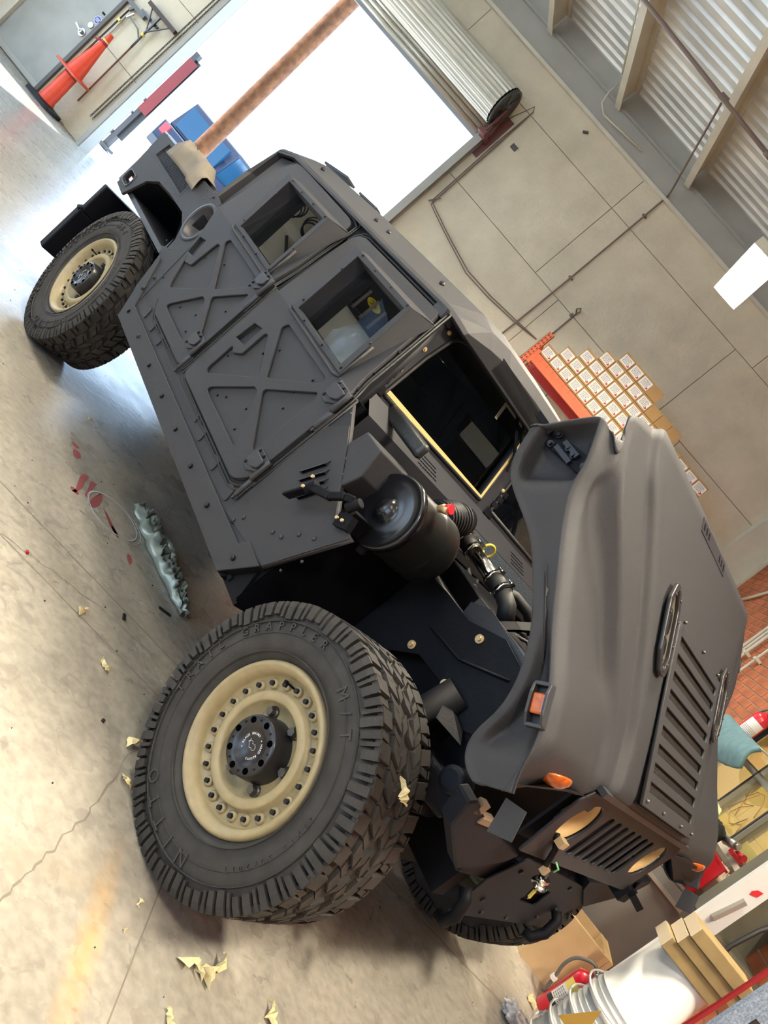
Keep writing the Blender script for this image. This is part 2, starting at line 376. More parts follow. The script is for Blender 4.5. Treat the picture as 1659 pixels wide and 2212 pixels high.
m = MB(); m.box((xe-0.02,-0.34,4.28),(xe+0.10,-0.005,4.34)); m.bar((xe+0.06,-0.30,4.33),(xe+0.06,-0.33,4.70),0.05,0.02); m.bar((xe+0.06,-0.01,4.33),(xe+0.06,-0.32,4.72),0.03,0.02); m.box((xe-0.02,-0.02,4.10),(xe+0.14,-0.005,4.75))
obj('drum_bracket', m, mat('oxide_bracket', (0.16,0.05,0.04), 0.5), rd)
m = MB(); m.box((DX0-o0.x,-0.12,4.22),(DX1-o0.x,-0.08,4.27)); obj('bottom_bar', m, mat('dull_steel', (0.30,0.31,0.33), 0.4, metal=0.5), rd)
for s, xx in ((-1, DX0-o0.x), (1, DX1-o0.x)):
    m = MB(); m.box((xx-0.015,-0.13,0),(xx+0.015,0.10,4.34)); m.box((xx-(0.07 if s<0 else 0.0),-0.14,0),(xx+(0.0 if s<0 else 0.10),-0.128,4.34)); m.box((xx-(0.10 if s<0 else 0),-0.05,0),(xx+(0 if s<0 else 0.10),0.0,4.34))
    m.box((xx-0.04*(1 if s<0 else 0)-0.0,-0.10,0),(xx+0.04*(0 if s<0 else 1)+0.0,-0.06,4.34))
    obj('door_guide', m, BEAMG, rd)
m = MB(); m.box((DX0-o0.x,0.0,4.30),(DX1-o0.x,0.12,4.32)); obj('door_head', m, BEAMG, rd)

# grey steel personnel door, left of the cone
m = MB(); m.box((-10.95, YB-0.03, 0.02), (-9.80, YB+0.004, 2.15)); door2 = struct(obj('door_2', m, DOORG)); 
fr = MB(); fr.box((-9.80,YB-0.05,0),(-9.74,YB+0.0,2.21)); fr.box((-11.01,YB-0.05,0),(-10.95,YB,2.21)); fr.box((-11.01,YB-0.05,2.15),(-9.74,YB,2.21)); obj('door_frame', fr, mat('dark_frame',(0.10,0.09,0.08),0.5), door2)
kn = MB(); kn.cyl((-9.90,YB-0.035,1.07),(-9.90,YB-0.045,1.07),0.06,n=20); kn.cyl((-9.90,YB-0.045,1.07),(-9.90,YB-0.09,1.07),0.03,n=16); kn.bar((-9.90,YB-0.09,1.07),(-10.02,YB-0.09,1.10),0.025); obj('door_handle', kn, STEEL, door2)
kn = MB(); kn.cyl((-9.875,YB-0.03,1.235),(-9.875,YB-0.05,1.235),0.042,n=20); obj('deadbolt', kn, STEEL, door2)
kn = MB(); kn.cyl((-9.865,YB-0.031,1.36),(-9.865,YB-0.034,1.36),0.062,n=8); st = obj('sticker', kn, WHITE, door2)
kn = MB(); kn.cyl((-9.865,YB-0.034,1.36),(-9.865,YB-0.0352,1.36),0.054,n=8); obj('sticker_print', kn, mat('blue_print',(0.04,0.07,0.35),0.5), door2)
kn = MB(); 
for dz in (-0.018, 0, 0.018): kn.box((-9.90,YB-0.0362,1.355+dz),(-9.83,YB-0.0352,1.363+dz))
obj('sticker_lines', kn, WHITE, door2)
kn = MB(); kn.box((-9.90,YB-0.034,1.47),(-9.84,YB-0.03,1.50)); obj('alarm_strip', kn, BLK, door2)
kn = MB(); kn.box((-10.93,YB-0.05,0.02),(-9.80,YB-0.03,0.10)); obj('kick_sweep', kn, mat('sweep',(0.42,0.40,0.34),0.5), door2)
# ------------------------------------------------------------------ the truck (vehicle frame: x forward, y left, z up; origin under the front axle)
SHADEP = mat('shade_dark_underbody', (0.006, 0.008, 0.014), 0.55, bump=0.1, bscale=200, spec=0.2)  # colour darkened to hold the shade under the raised hood
TRK = thing('military_truck', 'dark grey four-door military truck with its hood tilted up and tan wheels', 'truck', (0,0,0), -YAW)
YS = -1.055
def side_M(y=YS): return Matrix(((1,0,0,0),(0,0,-1,y),(0,1,0,0),(0,0,0,1)))      # local (x,z) -> side plane, +z local = outward (-y)
def lean_M(deg, y0, z0):
    s, c = sin(radians(deg)), cos(radians(deg)); return Matrix(((1,0,0,0),(0,s,-c,y0),(0,c,s,z0),(0,0,0,1)))
LM = lean_M(16, YS, 1.33); K16 = 1/cos(radians(16))
def U(x, z): return (x, (z-1.33)*K16)
def split_obj(o): return o
MIR = Matrix.Scale(-1, 4, (0, 1, 0))
def mirror(me):
    m2 = me.copy() if not isinstance(me, MB) else me.mesh('m'); m2.transform(MIR); m2.flip_normals(); return m2
def both(name, me, m, parent=TRK, **k):
    if isinstance(me, MB): me = me.mesh(name); recalc(me)
    o = obj(name, me, m, parent, **k); m2 = me.copy(); m2.transform(MIR); m2.flip_normals(); p2 = obj(name, m2, m, parent); return o, p2

# lower body side, from the cowl to the tail
low = [(-0.60,0.66),(-0.53,0.742),(-0.366,1.062),(-0.489,1.06),(-0.577,1.12),(-0.722,1.225),(-0.79,1.271),(-0.885,1.33),(-2.70,1.33),(-2.64,1.25),(-2.79,0.96),(-2.70,0.742),(-2.55,0.66)]
low_r = plate(low, [], -0.02, 0.0, side_M(), 0.003)
both('side_panel', low_r, PAINT)
quarter = [(-2.66,0.745),(-2.79,0.96)] + [(-2.85,0.967),(-2.771,0.996),(-2.783,1.053),(-2.851,1.121),(-2.963,1.16),(-3.233,1.158),(-3.467,1.141),(-3.599,1.077),(-3.693,0.944),(-3.721,0.905),(-3.90,0.913),(-3.97,1.335),(-2.81,1.365),(-2.64,1.345),(-2.55,0.745)]
fh = [(-2.745+0.098*cos(2*pi*k/28), 1.205+0.115*sin(2*pi*k/28)) for k in range(28)]
mh = [(-3.796,1.213),(-3.150,1.206),(-3.147,1.319),(-3.760,1.314)]
tl = rnd([(-3.885,0.955),(-3.75,0.955),(-3.75,1.035),(-3.885,1.035)], 0.03)
q_r = plate(quarter, [fh, mh, tl], -0.015, 0.003, side_M(), 0.002)
both('quarter_panel', q_r, PAINT)
# perforated grille in the quarter panel
mm_ = MB(); a, bq = -3.80, -3.15
zz = 1.206
r_ = 0
while zz < 1.322:
    xx = a + (0.0105 if r_ % 2 else 0)
    while xx < bq:
        mm_.bar((xx-0.0105, YS+0.003, zz), (xx+0.0, YS+0.003, zz+0.0115), 0.0020, 0.002, up=(0,1,0)); mm_.bar((xx+0.0, YS+0.003, zz+0.0115), (xx+0.0105, YS+0.003, zz), 0.0020, 0.002, up=(0,1,0))
        xx += 0.021
    zz += 0.0115; r_ += 1
g_ = obj('perforated_grille', mm_, PAINT2, TRK); g_['kind'] = 'stuff'
mm_ = MB(); mm_.box((-3.82,YS+0.02,1.19),(-3.13,YS+0.03,1.33)); obj('grille_backing', mm_, BLK, TRK)
rim_ = plate([(-3.82,1.195),(-3.13,1.19),(-3.125,1.333),(-3.80,1.33)], [mh], 0, 0.004, side_M(), 0.001); obj('grille_surround', rim_, PAINT, TRK)
# fuel filler bowl
fm = frame((-2.745, YS, 1.205), (1,0,0), (0,0,1))   # z local = x cross z = -y
fb = MB(); fb.lathe([(0.122,0.0),(0.122,0.007),(0.108,0.007),(0.098,0.0),(0.09,-0.09),(0.0,-0.10)], fm, 36)
fo = obj('fuel_filler', fb, PAINT2, TRK); fcap = MB(); fcap.lathe([(0.034,-0.095),(0.034,-0.06),(0.0,-0.058)], fm @ Matrix.Translation((0.02,-0.045,0)), 20); fcap.bar(fm@Vector((0.0,-0.045,-0.056)), fm@Vector((0.05,-0.02,-0.05)), 0.012, 0.008); obj('filler_cap', fcap, mat('tan_cap',(0.42,0.27,0.13),0.5), fo)
# tail marker
tr_ = plate(rnd([(-3.895,0.945),(-3.74,0.945),(-3.74,1.045),(-3.895,1.045)], 0.035), [tl], 0, 0.008, side_M(), 0.003); to = obj('tail_marker', tr_, PAINT2, TRK)
m_ = MB(); m_.box((-3.88,YS+0.03,0.96),(-3.755,YS+0.04,1.03)); obj('marker_recess', m_, BLK, to)
m_ = MB(); m_.box((-3.85,YS+0.01,0.985),(-3.79,YS+0.03,1.01)); obj('marker_lens', m_, REDL, to)

# rocker armour
def rocker(sgn):
    rk = [(-0.647,0.587),(-2.569,0.593),(-2.661,0.738),(-2.755,0.935),(-2.72,0.935),(-2.53,0.70),(-0.684,0.702),(-0.661,0.742),(-0.531,0.742)]
    return rk
rk_r = plate(rocker(1), [], 0.0, 0.012, side_M(), 0.003)
ra, rb2 = both('rocker_armour', rk_r, PAINT)
m_ = MB(); m_.prism([(-1.06,0.590),(-0.86,0.555),(-0.84,0.57),(-1.045,0.605)], -2.60, -0.62, Matrix(((0,0,1,0),(1,0,0,0),(0,1,0,0),(0,0,0,1))))
m_.add([(-0.647,-1.062,0.587),(-0.53,-1.062,0.742),(-0.50,-0.90,0.72),(-0.60,-0.90,0.56)],[(0,1,2,3)])
both('rocker_underside', m_, BLK)
rb = MB(); dots([(-2.60,0.86),(-2.60,0.78),(-2.52,0.66),(-2.26,0.655),(-1.99,0.65),(-1.72,0.65),(-1.46,0.65),(-1.2,0.65),(-0.95,0.65),(-0.64,0.665)], side_M(YS-0.012), 0.011, 0.010, 10, rb); obj('rocker_bolts', rb, DKM, ra, kind='stuff')
m_ = MB(); M_ = side_M(YS)
for x in (-2.42,-2.28,-2.14,-1.35,-1.15,-0.96):                                # pressed dimples above the rocker
    m_ = MB(); m_.prism(rnd([(x,0.715),(x+0.05,0.715),(x+0.035,0.775),(x-0.015,0.775)],0.015,3), 0.0, 0.006, M_); both('sill_dimple', m_, PAINT)
# sill step strip between dimples
m_ = MB(); m_.prism([(-2.0,0.735),(-1.42,0.735),(-1.44,0.775),(-2.0,0.782)], 0.0, 0.005, M_); both('sill_strip', m_, PAINT)

# bed: tub, wheelhouse, floor, tail
m_ = MB(); m_.box((-3.96,-1.03,0.93),(-2.83,1.03,0.96)); m_.box((-3.98,-1.04,0.93),(-3.95,1.04,1.33)); m_.box((-2.86,-1.03,0.93),(-2.83,1.03,1.36)); obj('bed_floor', m_, PAINT2, TRK)
m_ = MB(); m_.box((-3.97,-1.052,1.325),(-2.83,-0.97,1.345)); m_.box((-3.97,-0.975,1.15),(-2.83,-0.97,1.34)); 
for k in range(4): m_.box((-3.90,-1.045+0.018*k,1.345),(-2.85,-1.037+0.018*k,1.350))
both('bed_rail', m_, mat('bare_rail',(0.22,0.24,0.27),0.35,metal=0.4))
m_ = MB(); pts = [(-2.80,0.95),(-2.83,1.06),(-2.96,1.145),(-3.25,1.145),(-3.47,1.13),(-3.61,1.07),(-3.71,0.93)]
vs = [(x, y, z) for y in (-1.045,-0.62) for x, z in pts]; n_ = len(pts); m_.add(vs, [(i,i+1,n_+i+1,n_+i) for i in range(n_-1)]); m_.box((-3.75,-0.63,0.90),(-2.80,-0.62,1.15)); both('wheelhouse', m_, BLK)
# rear bumper, transverse
m_ = MB(); 
for a_, b_ in (((-4.06,-1.06,0.27),(-3.98,1.06,0.62)), ((-4.04,-1.05,0.62),(-3.98,-0.30,0.84)), ((-4.04,0.30,0.62),(-3.98,1.05,0.84))): m_.box(a_, b_)
m_.cyl((-4.05,-0.95,0.74),(-4.08,-0.95,0.74),0.02); m_.cyl((-4.05,-0.90,0.58),(-4.08,-0.90,0.58),0.02)
m_.bar((-4.02,-1.06,0.60),(-4.02,-0.99,0.66),0.05)
bevel(obj('rear_bumper', m_, BLK, TRK), 0.008)
m_ = MB(); m_.box((-3.98,-0.42,0.55),(0.45,-0.34,0.72)); m_.box((-3.98,0.34,0.55),(0.45,0.42,0.72)); m_.box((-2.9,-0.34,0.45),(-0.5,0.34,0.60)); m_.cyl((-3.302,-0.75,0.46),(-3.302,0.75,0.46),0.06); m_.box((-3.45,-0.3,0.36),(-3.15,0.3,0.60)); m_.cyl((0,-0.75,0.46),(0,0.75,0.46),0.05); m_.box((-0.18,-0.3,0.36),(0.16,0.3,0.62))
obj('chassis_frame', m_, BLK, TRK)

# cab shell -------------------------------------------------------------
fwo = [(-1.523,1.364),(-1.061,1.358),(-1.087,1.677),(-1.543,1.682)]          # front window opening
rwo = [(-2.374,1.371),(-1.919,1.366),(-1.947,1.681),(-2.409,1.686)]
fdu = [(-1.725,1.33),(-0.90,1.33),(-0.939,1.402),(-1.067,1.769),(-1.778,1.767),(-1.816,1.751),(-1.836,1.711)]
rdu = [(-2.686,1.33),(-1.82,1.33),(-1.835,1.453),(-1.934,1.763),(-1.996,1.777),(-2.645,1.792),(-2.73,1.785),(-2.77,1.70)]
up_out = [U(-0.875,1.33),U(-1.075,1.81),U(-2.80,1.81),U(-2.97,1.76),U(-2.80,1.36),U(-2.70,1.33)]
def grow(poly, d):
    cx = sum(p[0] for p in poly)/len(poly); cz = sum(p[1] for p in poly)/len(poly)
    return [(x+(d if x > cx else -d), z+(d if z > cz else -d)) for x, z in poly]
upm = plate(up_out, [[U(*p) for p in grow(fwo, 0.035)], [U(*p) for p in grow(rwo, 0.035)]], -0.050, -0.026, LM, 0.002)
both('cab_side', upm, PAINT)
WM = lean_M(3, -1.066, 1.35); K3 = 1/cos(radians(3))
def W3(p): return (p[0], (p[1]-1.35)*K3)
def door(pts_low, pts_up, win, wframe, tris, handle, hinges, dots_, leftside=False):
    out = rnd(pts_low[0], pts_low[1])
    skin = plate(out, [rnd(t, 0.018, 3) for t in tris]+[handle], 0.010, 0.022, side_M(), 0.003)
    back = plate(out, [handle], 0.0, 0.009, side_M(), 0.002)
    upo = rnd([U(*p) for p in pts_up[0]], pts_up[1])
    upp = plate(upo, [[U(*p) for p in win]], 0.0, 0.020, LM, 0.003)
    wf = plate([W3(p) for p in wframe], [[W3(p) for p in win]], 0.0, 0.012, WM, 0.002)
    j = join(skin, back, upp, wf)
    # wedge cheeks closing the upright window frame onto the leaning door
    x0, x1 = wframe[3][0], wframe[2][0]; zt = wframe[2][1]
    def fp(x, z): return tuple(WM @ Vector((x, (z-1.35)*K3, 0.006)))
    def bp(x, z): return tuple(LM @ Vector((x, (z-1.33)*K16, 0.015)))
    b0, b1 = wframe[0], wframe[1]
    j.add([fp(b1[0],b1[1]), fp(x1,zt), bp(x1+0.045,zt+0.02)], [(0,1,2)]); j.add([fp(b0[0],b0[1]), fp(x0,zt), bp(x0-0.045,zt+0.02)], [(0,1,2)])
    j.add([fp(x0,zt), fp(x1,zt), bp(x1+0.045,zt+0.025), bp(x0-0.045,zt+0.025)], [(0,1,2,3)])
    # deep reveal round the opening
    wv = [fp(*p) for p in win]; wi = [(v[0], v[1]+0.09, v[2]-0.01) for v in wv]; k = len(wv)
    j.add(wv+wi, [(i,(i+1) % k,k+(i+1) % k,k+i) for i in range(k)])
    return j
fdl = [(-1.735,1.338),(-1.735,0.80),(-1.69,0.788),(-0.97,0.785),(-0.905,0.85),(-0.888,1.338)]
ftr = [[(-1.558,0.870),(-1.312,1.045),(-1.342,1.072),(-1.545,1.205),(-1.545,1.055),(-1.62,1.035),(-1.655,1.06),(-1.67,0.905)],
       [(-1.302,1.098),(-1.045,1.268),(-1.058,1.292),(-1.48,1.292),(-1.50,1.262)],
       [(-1.262,1.062),(-1.02,1.238),(-1.003,1.215),(-1.003,0.90)],
       [(-1.541,0.852),(-1.085,0.848),(-1.275,1.038),(-1.31,1.038)]]
ftr[0] = [(-1.638,0.90),(-1.615,0.885),(-1.338,1.072),(-1.52,1.195),(-1.545,1.19),(-1.545,1.06),(-1.60,1.025),(-1.638,1.05)]
fhan = [(-1.668,1.075),(-1.655,1.175),(-1.585,1.19),(-1.582,1.088)]
fdr = door((fdl,[0,0.05,0.0,0.09,0.09,0]), (fdu,[0,0,0,0.03,0.05,0.05,0.05]), fwo, [(-1.56,1.345),(-1.021,1.341),(-1.062,1.700),(-1.609,1.708)], ftr, fhan, None, None)
rdl = [(-2.686,1.338),(-2.621,1.225),(-2.539,1.049),(-2.42,0.86),(-2.319,0.784),(-1.80,0.786),(-1.795,1.338)]
rtr = [[(-2.40,0.93),(-2.375,0.905),(-2.13,1.075),(-2.375,1.225),(-2.40,1.20),(-2.40,1.03)],
       [(-2.095,1.098),(-1.875,1.262),(-1.89,1.290),(-2.34,1.292),(-2.36,1.265)],
       [(-2.06,1.070),(-1.86,1.222),(-1.85,1.20),(-1.85,0.92)],
       [(-2.30,0.852),(-1.93,0.848),(-2.075,1.035),(-2.115,1.035)]]
rhan = [(-2.545,1.085),(-2.575,1.175),(-2.505,1.19),(-2.475,1.095)]
rtr[0] = [(-2.425,0.93),(-2.40,0.91),(-2.132,1.075),(-2.37,1.235),(-2.40,1.23),(-2.42,1.06),(-2.50,1.04),(-2.53,1.08)]
rdr = door((rdl,[0,0.05,0.1,0.16,0.10,0.04,0]), (rdu,[0,0,0.03,0.06,0.05,0.05,0.06,0.05]), rwo, [(-2.43,1.354),(-1.895,1.349),(-1.915,1.705),(-2.473,1.708)], rtr, rhan, None, None)
for nm, dj, win, hx, han, bolts in (('door', fdr, fwo, -0.925, fhan, [(-1.60,1.30),(-1.56,1.31),(-1.62,1.255),(-1.70,1.27),(-1.30,1.31),(-1.11,1.245),(-1.13,1.16),(-1.40,1.20),(-1.46,1.135),(-1.50,0.95),(-1.40,0.91),(-1.25,0.96),(-1.10,1.09),(-1.2,0.88),(-1.62,1.0),(-1.45,0.88)]),
                           ('door', rdr, rwo, -1.84, rhan, [(-2.47,1.29),(-2.50,1.28),(-2.20,1.31),(-1.93,1.245),(-1.97,1.17),(-2.22,1.20),(-2.30,0.95),(-2.2,0.91),(-2.05,0.96),(-1.90,1.09),(-2.0,0.88),(-2.50,1.12),(-2.40,1.14)])):
    me = dj.mesh('door'); recalc(me); me.materials.append(PAINT)
    d_ = obj('door', me, PAINT, TRK)
    k = len(win); gm = MB(); gv = [WM @ Vector((p[0]+(0.01 if p[0] > hx-0.4 else -0.01), (p[1]-1.35)*K3, -0.062)) for p in win]
    gm.add(gv, [(0,1,2,3)]); go = obj('window_glass', gm, SGLASS, d_)
    m_ = MB(); m_.prism([(p[0], p[1]) for p in grow(han, 0.0)], -0.05, -0.045, side_M()); m_.bar((han[0][0]+0.02,YS+0.02,han[0][1]+0.01),(han[2][0]-0.01,YS+0.015,han[2][1]-0.02),0.018,0.01); obj('latch_recess', m_, BLK, d_)
    m_ = MB(); dots(bolts, side_M(YS-0.010), 0.0055, 0.005, 8, m_)
    wfz = [(win[0][0]-0.02,1.40),(win[0][0]-0.02,1.60),(win[0][0]+0.10,1.352),(win[0][0]+0.3,1.352),(win[1][0]+0.02,1.36),(win[1][0]+0.015,1.50),(win[2][0]+0.0,1.695),(win[2][0]-0.15,1.695),(win[2][0]-0.3,1.695),(win[3][0]+0.02,1.70)]
    dots([W3(p) for p in wfz], WM @ Matrix.Translation((0,0,0.012)), 0.0055, 0.005, 8, m_); obj('rivets', m_, DKM, d_, kind='stuff')
    big = fdl if win is fwo else rdl; cxb = sum(p[0] for p in big)/len(big)
    def gro(p, d): return (p[0]+(d if p[0] > cxb else -d), p[1]-(d if p[1] < 1.0 else 0))
    gp1 = plate(rnd([gro(p, 0.020) for p in big], ([0,0.06,0.0,0.10,0.10,0] if win is fwo else [0,0.05,0.1,0.17,0.12,0.05,0])), [han], 0.0, 0.003, side_M(), 0.0)
    obj('door_gap_seal', gp1, mat('gap_black', (0.002,0.002,0.003), 0.8), d_)
    # belt bead
    m_ = MB(); m_.tube([(win[0][0]-0.05,-1.078,1.345),(win[0][0]-0.02,-1.082,1.333),(win[1][0]+0.02,-1.082,1.326),(win[1][0]+0.05,-1.078,1.335),(win[2][0]+0.06,-1.062,1.50)], 0.006, 8); obj('belt_bead', m_, PAINT, d_)
    # rubber seal
    ol = rnd(fdl if win is fwo else rdl, ([0,0.05,0.0,0.09,0.09,0] if win is fwo else [0,0.05,0.1,0.16,0.10,0.04,0]))
    pl_ = [Vector((x, YS-0.003, z)) for x, z in ol]; cxm = sum(p.x for p in pl_)/len(pl_); czm = 1.06
    m_ = MB()
    for off, rr in ((0.016, 0.006), (0.030, 0.005)):
        q = []
        for p in pl_:
            if p.z > 1.30: q.append(Vector((p.x+(off if p.x > cxm else -off), p.y, p.z)))
            else:
                d = Vector((p.x-cxm, 0, p.z-czm)); sc = Vector((d.x/abs(d.x)*min(1, abs(d.x)/0.35), 0, -1*min(1, max(0, (0.95-p.z)/0.1)))); q.append(p+sc*off)
        uq = [LM @ Vector((x+(off if x > cxm else -off)*0.8, (z-1.33)*K16+(off if z > 1.6 else 0), 0.003)) for x, z in (fdu if win is fwo else rdu)[1:]]
        m_.tube(q[::1]+[], rr, 6); m_.tube([q[-1]]+uq+[q[0]], rr, 6)
    obj('door_seal', m_, RUB2, d_)
    for hz in ((0.90, 1.285) if win is fwo else (0.90, 1.30)):
        hm = MB(); hm.prism(rnd([(hx-0.06,hz-0.045),(hx-0.02,hz-0.045),(hx+0.035,hz-0.01),(hx+0.035,hz+0.05),(hx-0.055,hz+0.05),(hx-0.075,hz+0.02)],0.012,3), 0.0, 0.010, side_M(YS-0.020))
        hm.prism(rnd([(hx-0.045,hz-0.02),(hx-0.005,hz-0.02),(hx+0.03,hz+0.0),(hx+0.03,hz+0.035),(hx-0.045,hz+0.035)],0.012,3), 0.010, 0.024, side_M(YS-0.020))
        hm.cyl((hx+0.035,YS-0.022,hz-0.045),(hx+0.035,YS-0.022,hz+0.05),0.012); hm.cyl((hx+0.035,YS-0.014,hz-0.13),(hx+0.035,YS-0.014,hz-0.045),0.011); hm.cyl((hx+0.035,YS-0.014,hz-0.15),(hx+0.035,YS-0.014,hz-0.13),0.006)
        hm.prism([(hx+0.035,hz-0.14),(hx+0.05,hz-0.14),(hx+0.05,hz-0.04),(hx+0.035,hz-0.04)], 0.0, 0.012, side_M())
        ho = obj('hinge', hm, PAINT2, d_); bevel(ho, 0.002, 1)
        m_ = MB(); dots([(hx-0.045,hz+0.04),(hx-0.005,hz+0.042),(hx-0.055,hz-0.03)], side_M(YS-0.030), 0.007, 0.006, 8, m_); obj('hinge_bolts', m_, DKM, ho)
    # left-hand copy, seen through the cab
    mm2 = me.copy(); mm2.transform(MIR); mm2.flip_normals(); dl = obj('door', mm2, PAINT, TRK)
    gm2 = go.data.copy(); gm2.transform(MIR); gm2.materials.clear(); obj('window_glass', gm2, BLOCKGL, dl)
# b-pillar, a-pillar trim, fixed rivets
m_ = MB(); dots([(-0.86-0.004*k, 0.80+0.0*k) for k in ()], M_, 0.005)
riv = [(-0.805+0.0*k, 0.80+0.085*k) for k in range(0,5)] + [(-0.86,0.745),(-0.83,0.80),(-0.90,0.77),(-0.74,1.19),(-0.735,1.12),(-0.66,1.02),(-0.62,0.98),(-0.50,0.98),(-0.54,0.965),(-0.58,0.95),(-0.62,0.935),(-0.66,0.92),(-0.45,1.0),(-0.44,0.95),(-0.55,0.87),(-0.50,0.83),(-0.46,0.80),(-0.43,0.78+0.1),(-0.60,0.80),(-0.545,0.76),(-0.80,1.245),(-0.755,1.235),(-0.835,1.29),(-0.72,1.06),(-0.62,1.15),(-0.575,1.10),(-0.67,1.19)]
riv += [(-2.70,0.86),(-2.66,0.80),(-2.64,0.86),(-2.60,0.80),(-2.56,0.90),(-2.70,0.93),(-2.62,0.93),(-2.84,1.01),(-2.74,1.0),(-2.66,1.05),(-2.62,1.10),(-2.86,1.33),(-2.95,1.34),(-2.90,1.30),(-2.88,1.25),(-3.05,1.345),(-3.3,1.348),(-3.6,1.345),(-3.9,1.335),(-3.4,1.17),(-3.2,1.18),(-3.6,1.12)]
riv += [(-2.0+0.07*k,0.752) for k in range(9)]+[(-1.97+0.07*k,0.768) for k in range(9)]+[(-1.30,0.768),(-1.08,0.768),(-1.05,0.75),(-1.40,0.76),(-2.30,0.765),(-2.15,0.765)]
dots(riv, M_, 0.006, 0.005, 8, m_); dots([(-0.83,0.705+0.06),(-0.80,0.735+0.05)], M_, 0.006, 0.005, 8, m_)
for p in ((-0.80,0.72),(-0.775,0.76),(-0.62,0.835),(-0.575,0.855),(-0.53,0.915),(-0.47,0.955)):
    dots([p], M_, 0.015, 0.004, 14, m_); dots([p], side_M(YS-0.004), 0.009, 0.006, 10, m_)
both('body_rivets', m_, PAINT2, kind='stuff')
# cowl seam plate (proud of the lower side) and louvres
cs = [(-0.865,0.705),(-0.53,0.745),(-0.372,1.060),(-0.489,1.058),(-0.722,1.223),(-0.785,1.262),(-0.868,1.19)]
o_, _ = both('cowl_side_plate', plate(cs, [], 0.0, 0.005, side_M(), 0.0015), PAINT)
m_ = MB()
for k in range(4):
    x0_, z0_ = -0.775+0.030*k, 1.022-0.019*k
    a_ = Vector((x0_, z0_)); b_ = Vector((x0_+0.068, z0_+0.122)); t_ = (b_-a_).normalized(); n_2 = Vector((-t_.y, t_.x))*0.011
    n_2 = Vector((t_.y, -t_.x))*0.016
    # tapered hood louvre open towards the front
    P3 = lambda v, d: tuple(side_M(YS-0.005) @ Vector((v.x, v.y, d)))
    A, B2 = a_, b_; A1, B1 = a_+t_*0.018+n_2, b_-t_*0.018+n_2
    m_.add([P3(A,0),P3(B2,0),P3(B1,0.014),P3(A1,0.014)], [(0,1,2,3)]); m_.add([P3(A,0),P3(A1,0.014),P3(A1+n_2*0.1,0)], [(0,1,2)]); m_.add([P3(B2,0),P3(B1,0.014),P3(B1+n_2*0.1,0)], [(0,1,2)])
obj('louvres', m_, PAINT, TRK)
m_ = MB()
for k in range(4):
    x0_, z0_ = -0.775+0.030*k, 1.022-0.019*k; a_ = Vector((x0_, z0_)); b_ = Vector((x0_+0.068, z0_+0.122)); t_ = (b_-a_).normalized(); n_2 = Vector((t_.y, -t_.x))
    q_ = [a_+t_*0.018+n_2*0.004, b_-t_*0.018+n_2*0.004, b_-t_*0.018+n_2*0.019, a_+t_*0.018+n_2*0.019]
    m_.add([tuple(side_M(YS-0.0062) @ Vector((v.x, v.y, 0))) for v in q_], [(0,1,2,3)])
obj('louvre_slots', m_, BLK, TRK)
# snorkel box on the cowl corner
sb = [(-0.722,1.228),(-0.702,1.306),(-0.589,1.306),(-0.555,1.20),(-0.583,1.12)]
m_ = MB(); m_.prism(sb, -0.24, 0.004, side_M()); bevel(obj('intake_box', m_, PAINT, TRK), 0.006)
# firewall and cowl top
m_ = MB(); m_.box((-0.90,-1.03,0.60),(-0.86,1.03,1.34)); m_.box((-0.62,-1.03,0.60),(-0.52,-0.55,1.06)); 
obj('firewall', m_, BLK, TRK)
m_ = MB(); m_.add([(-0.955,-1.0,1.405),(-0.955,1.0,1.405),(-0.83,1.0,1.335),(-0.83,-1.0,1.335)], [(0,1,2,3)]); m_.add([(-0.83,1.0,1.335),(-0.83,-1.0,1.335),(-0.83,-1.0,1.18),(-0.83,1.0,1.18)], [(0,1,2,3)]); cow = obj('cowl_top', m_, PAINT2, TRK)
m_ = MB()
for yy0 in (-0.62,0.35):
    for r_ in range(4):
        for k in range(9):
            m_.box((-0.905+0.018*r_-0.004, yy0+0.018*k, 1.3765-0.0100*r_), (-0.905+0.018*r_+0.004, yy0+0.018*k+0.009, 1.3800-0.0100*r_))
obj('cowl_vent_holes', m_, BLK, cow)
m_ = MB(); m_.box((-0.835,-0.35,1.22),(-0.825,1.0,1.33)); obj('blue_grey_sealer', m_, mat('speckled_sealer',(0.10,0.13,0.17),0.6,noise=0.7,nscale=120), cow)
# ------------------------------------------------------------------ hood (local: s up along the hood, y, n normal)
HT = radians(49)
HM = Matrix(((-cos(HT), 0, sin(HT), 0.563), (0, 1, 0, 0), (sin(HT), 0, cos(HT), 1.237), (0, 0, 0, 1)))      # (s, y, n)
def ip(t, tab):
    if t <= tab[0][0]: return tab[0][1]
    for (a, va), (b, vb) in zip(tab, tab[1:]):
        if t <= b: return va + (vb-va)*(t-a)/(b-a)
    return tab[-1][1]
Atab = [(-0.06,0.485),(0.02,0.475),(0.16,0.466),(0.378,0.517),(0.561,0.594),(0.69,0.652),(0.817,0.717),(0.933,0.799),(1.0,0.86)]
Btab = [(-0.02,0.54),(0.15,0.55),(0.35,0.65),(0.52,0.755),(0.63,0.84),(0.73,0.925),(0.82,0.955),(1.0,0.965)]
Ntab = [(-0.1,-0.03),(0.0,-0.012),(0.12,-0.010),(0.21,-0.028),(0.277,-0.045),(0.416,-0.064),(0.562,-0.088),(0.70,-0.10),(0.78,-0.07),(0.93,-0.06)]
Ltab = [(-0.129,-0.181),(-0.108,-0.212),(-0.064,-0.228),(-0.016,-0.223),(0.031,-0.177),(0.072,-0.150),(0.161,-0.134),(0.25,-0.131),(0.314,-0.139),(0.416,-0.167),(0.581,-0.219),(0.643,-0.272),(0.679,-0.312),(0.74,-0.33),(0.796,-0.334),(0.893,-0.301)]
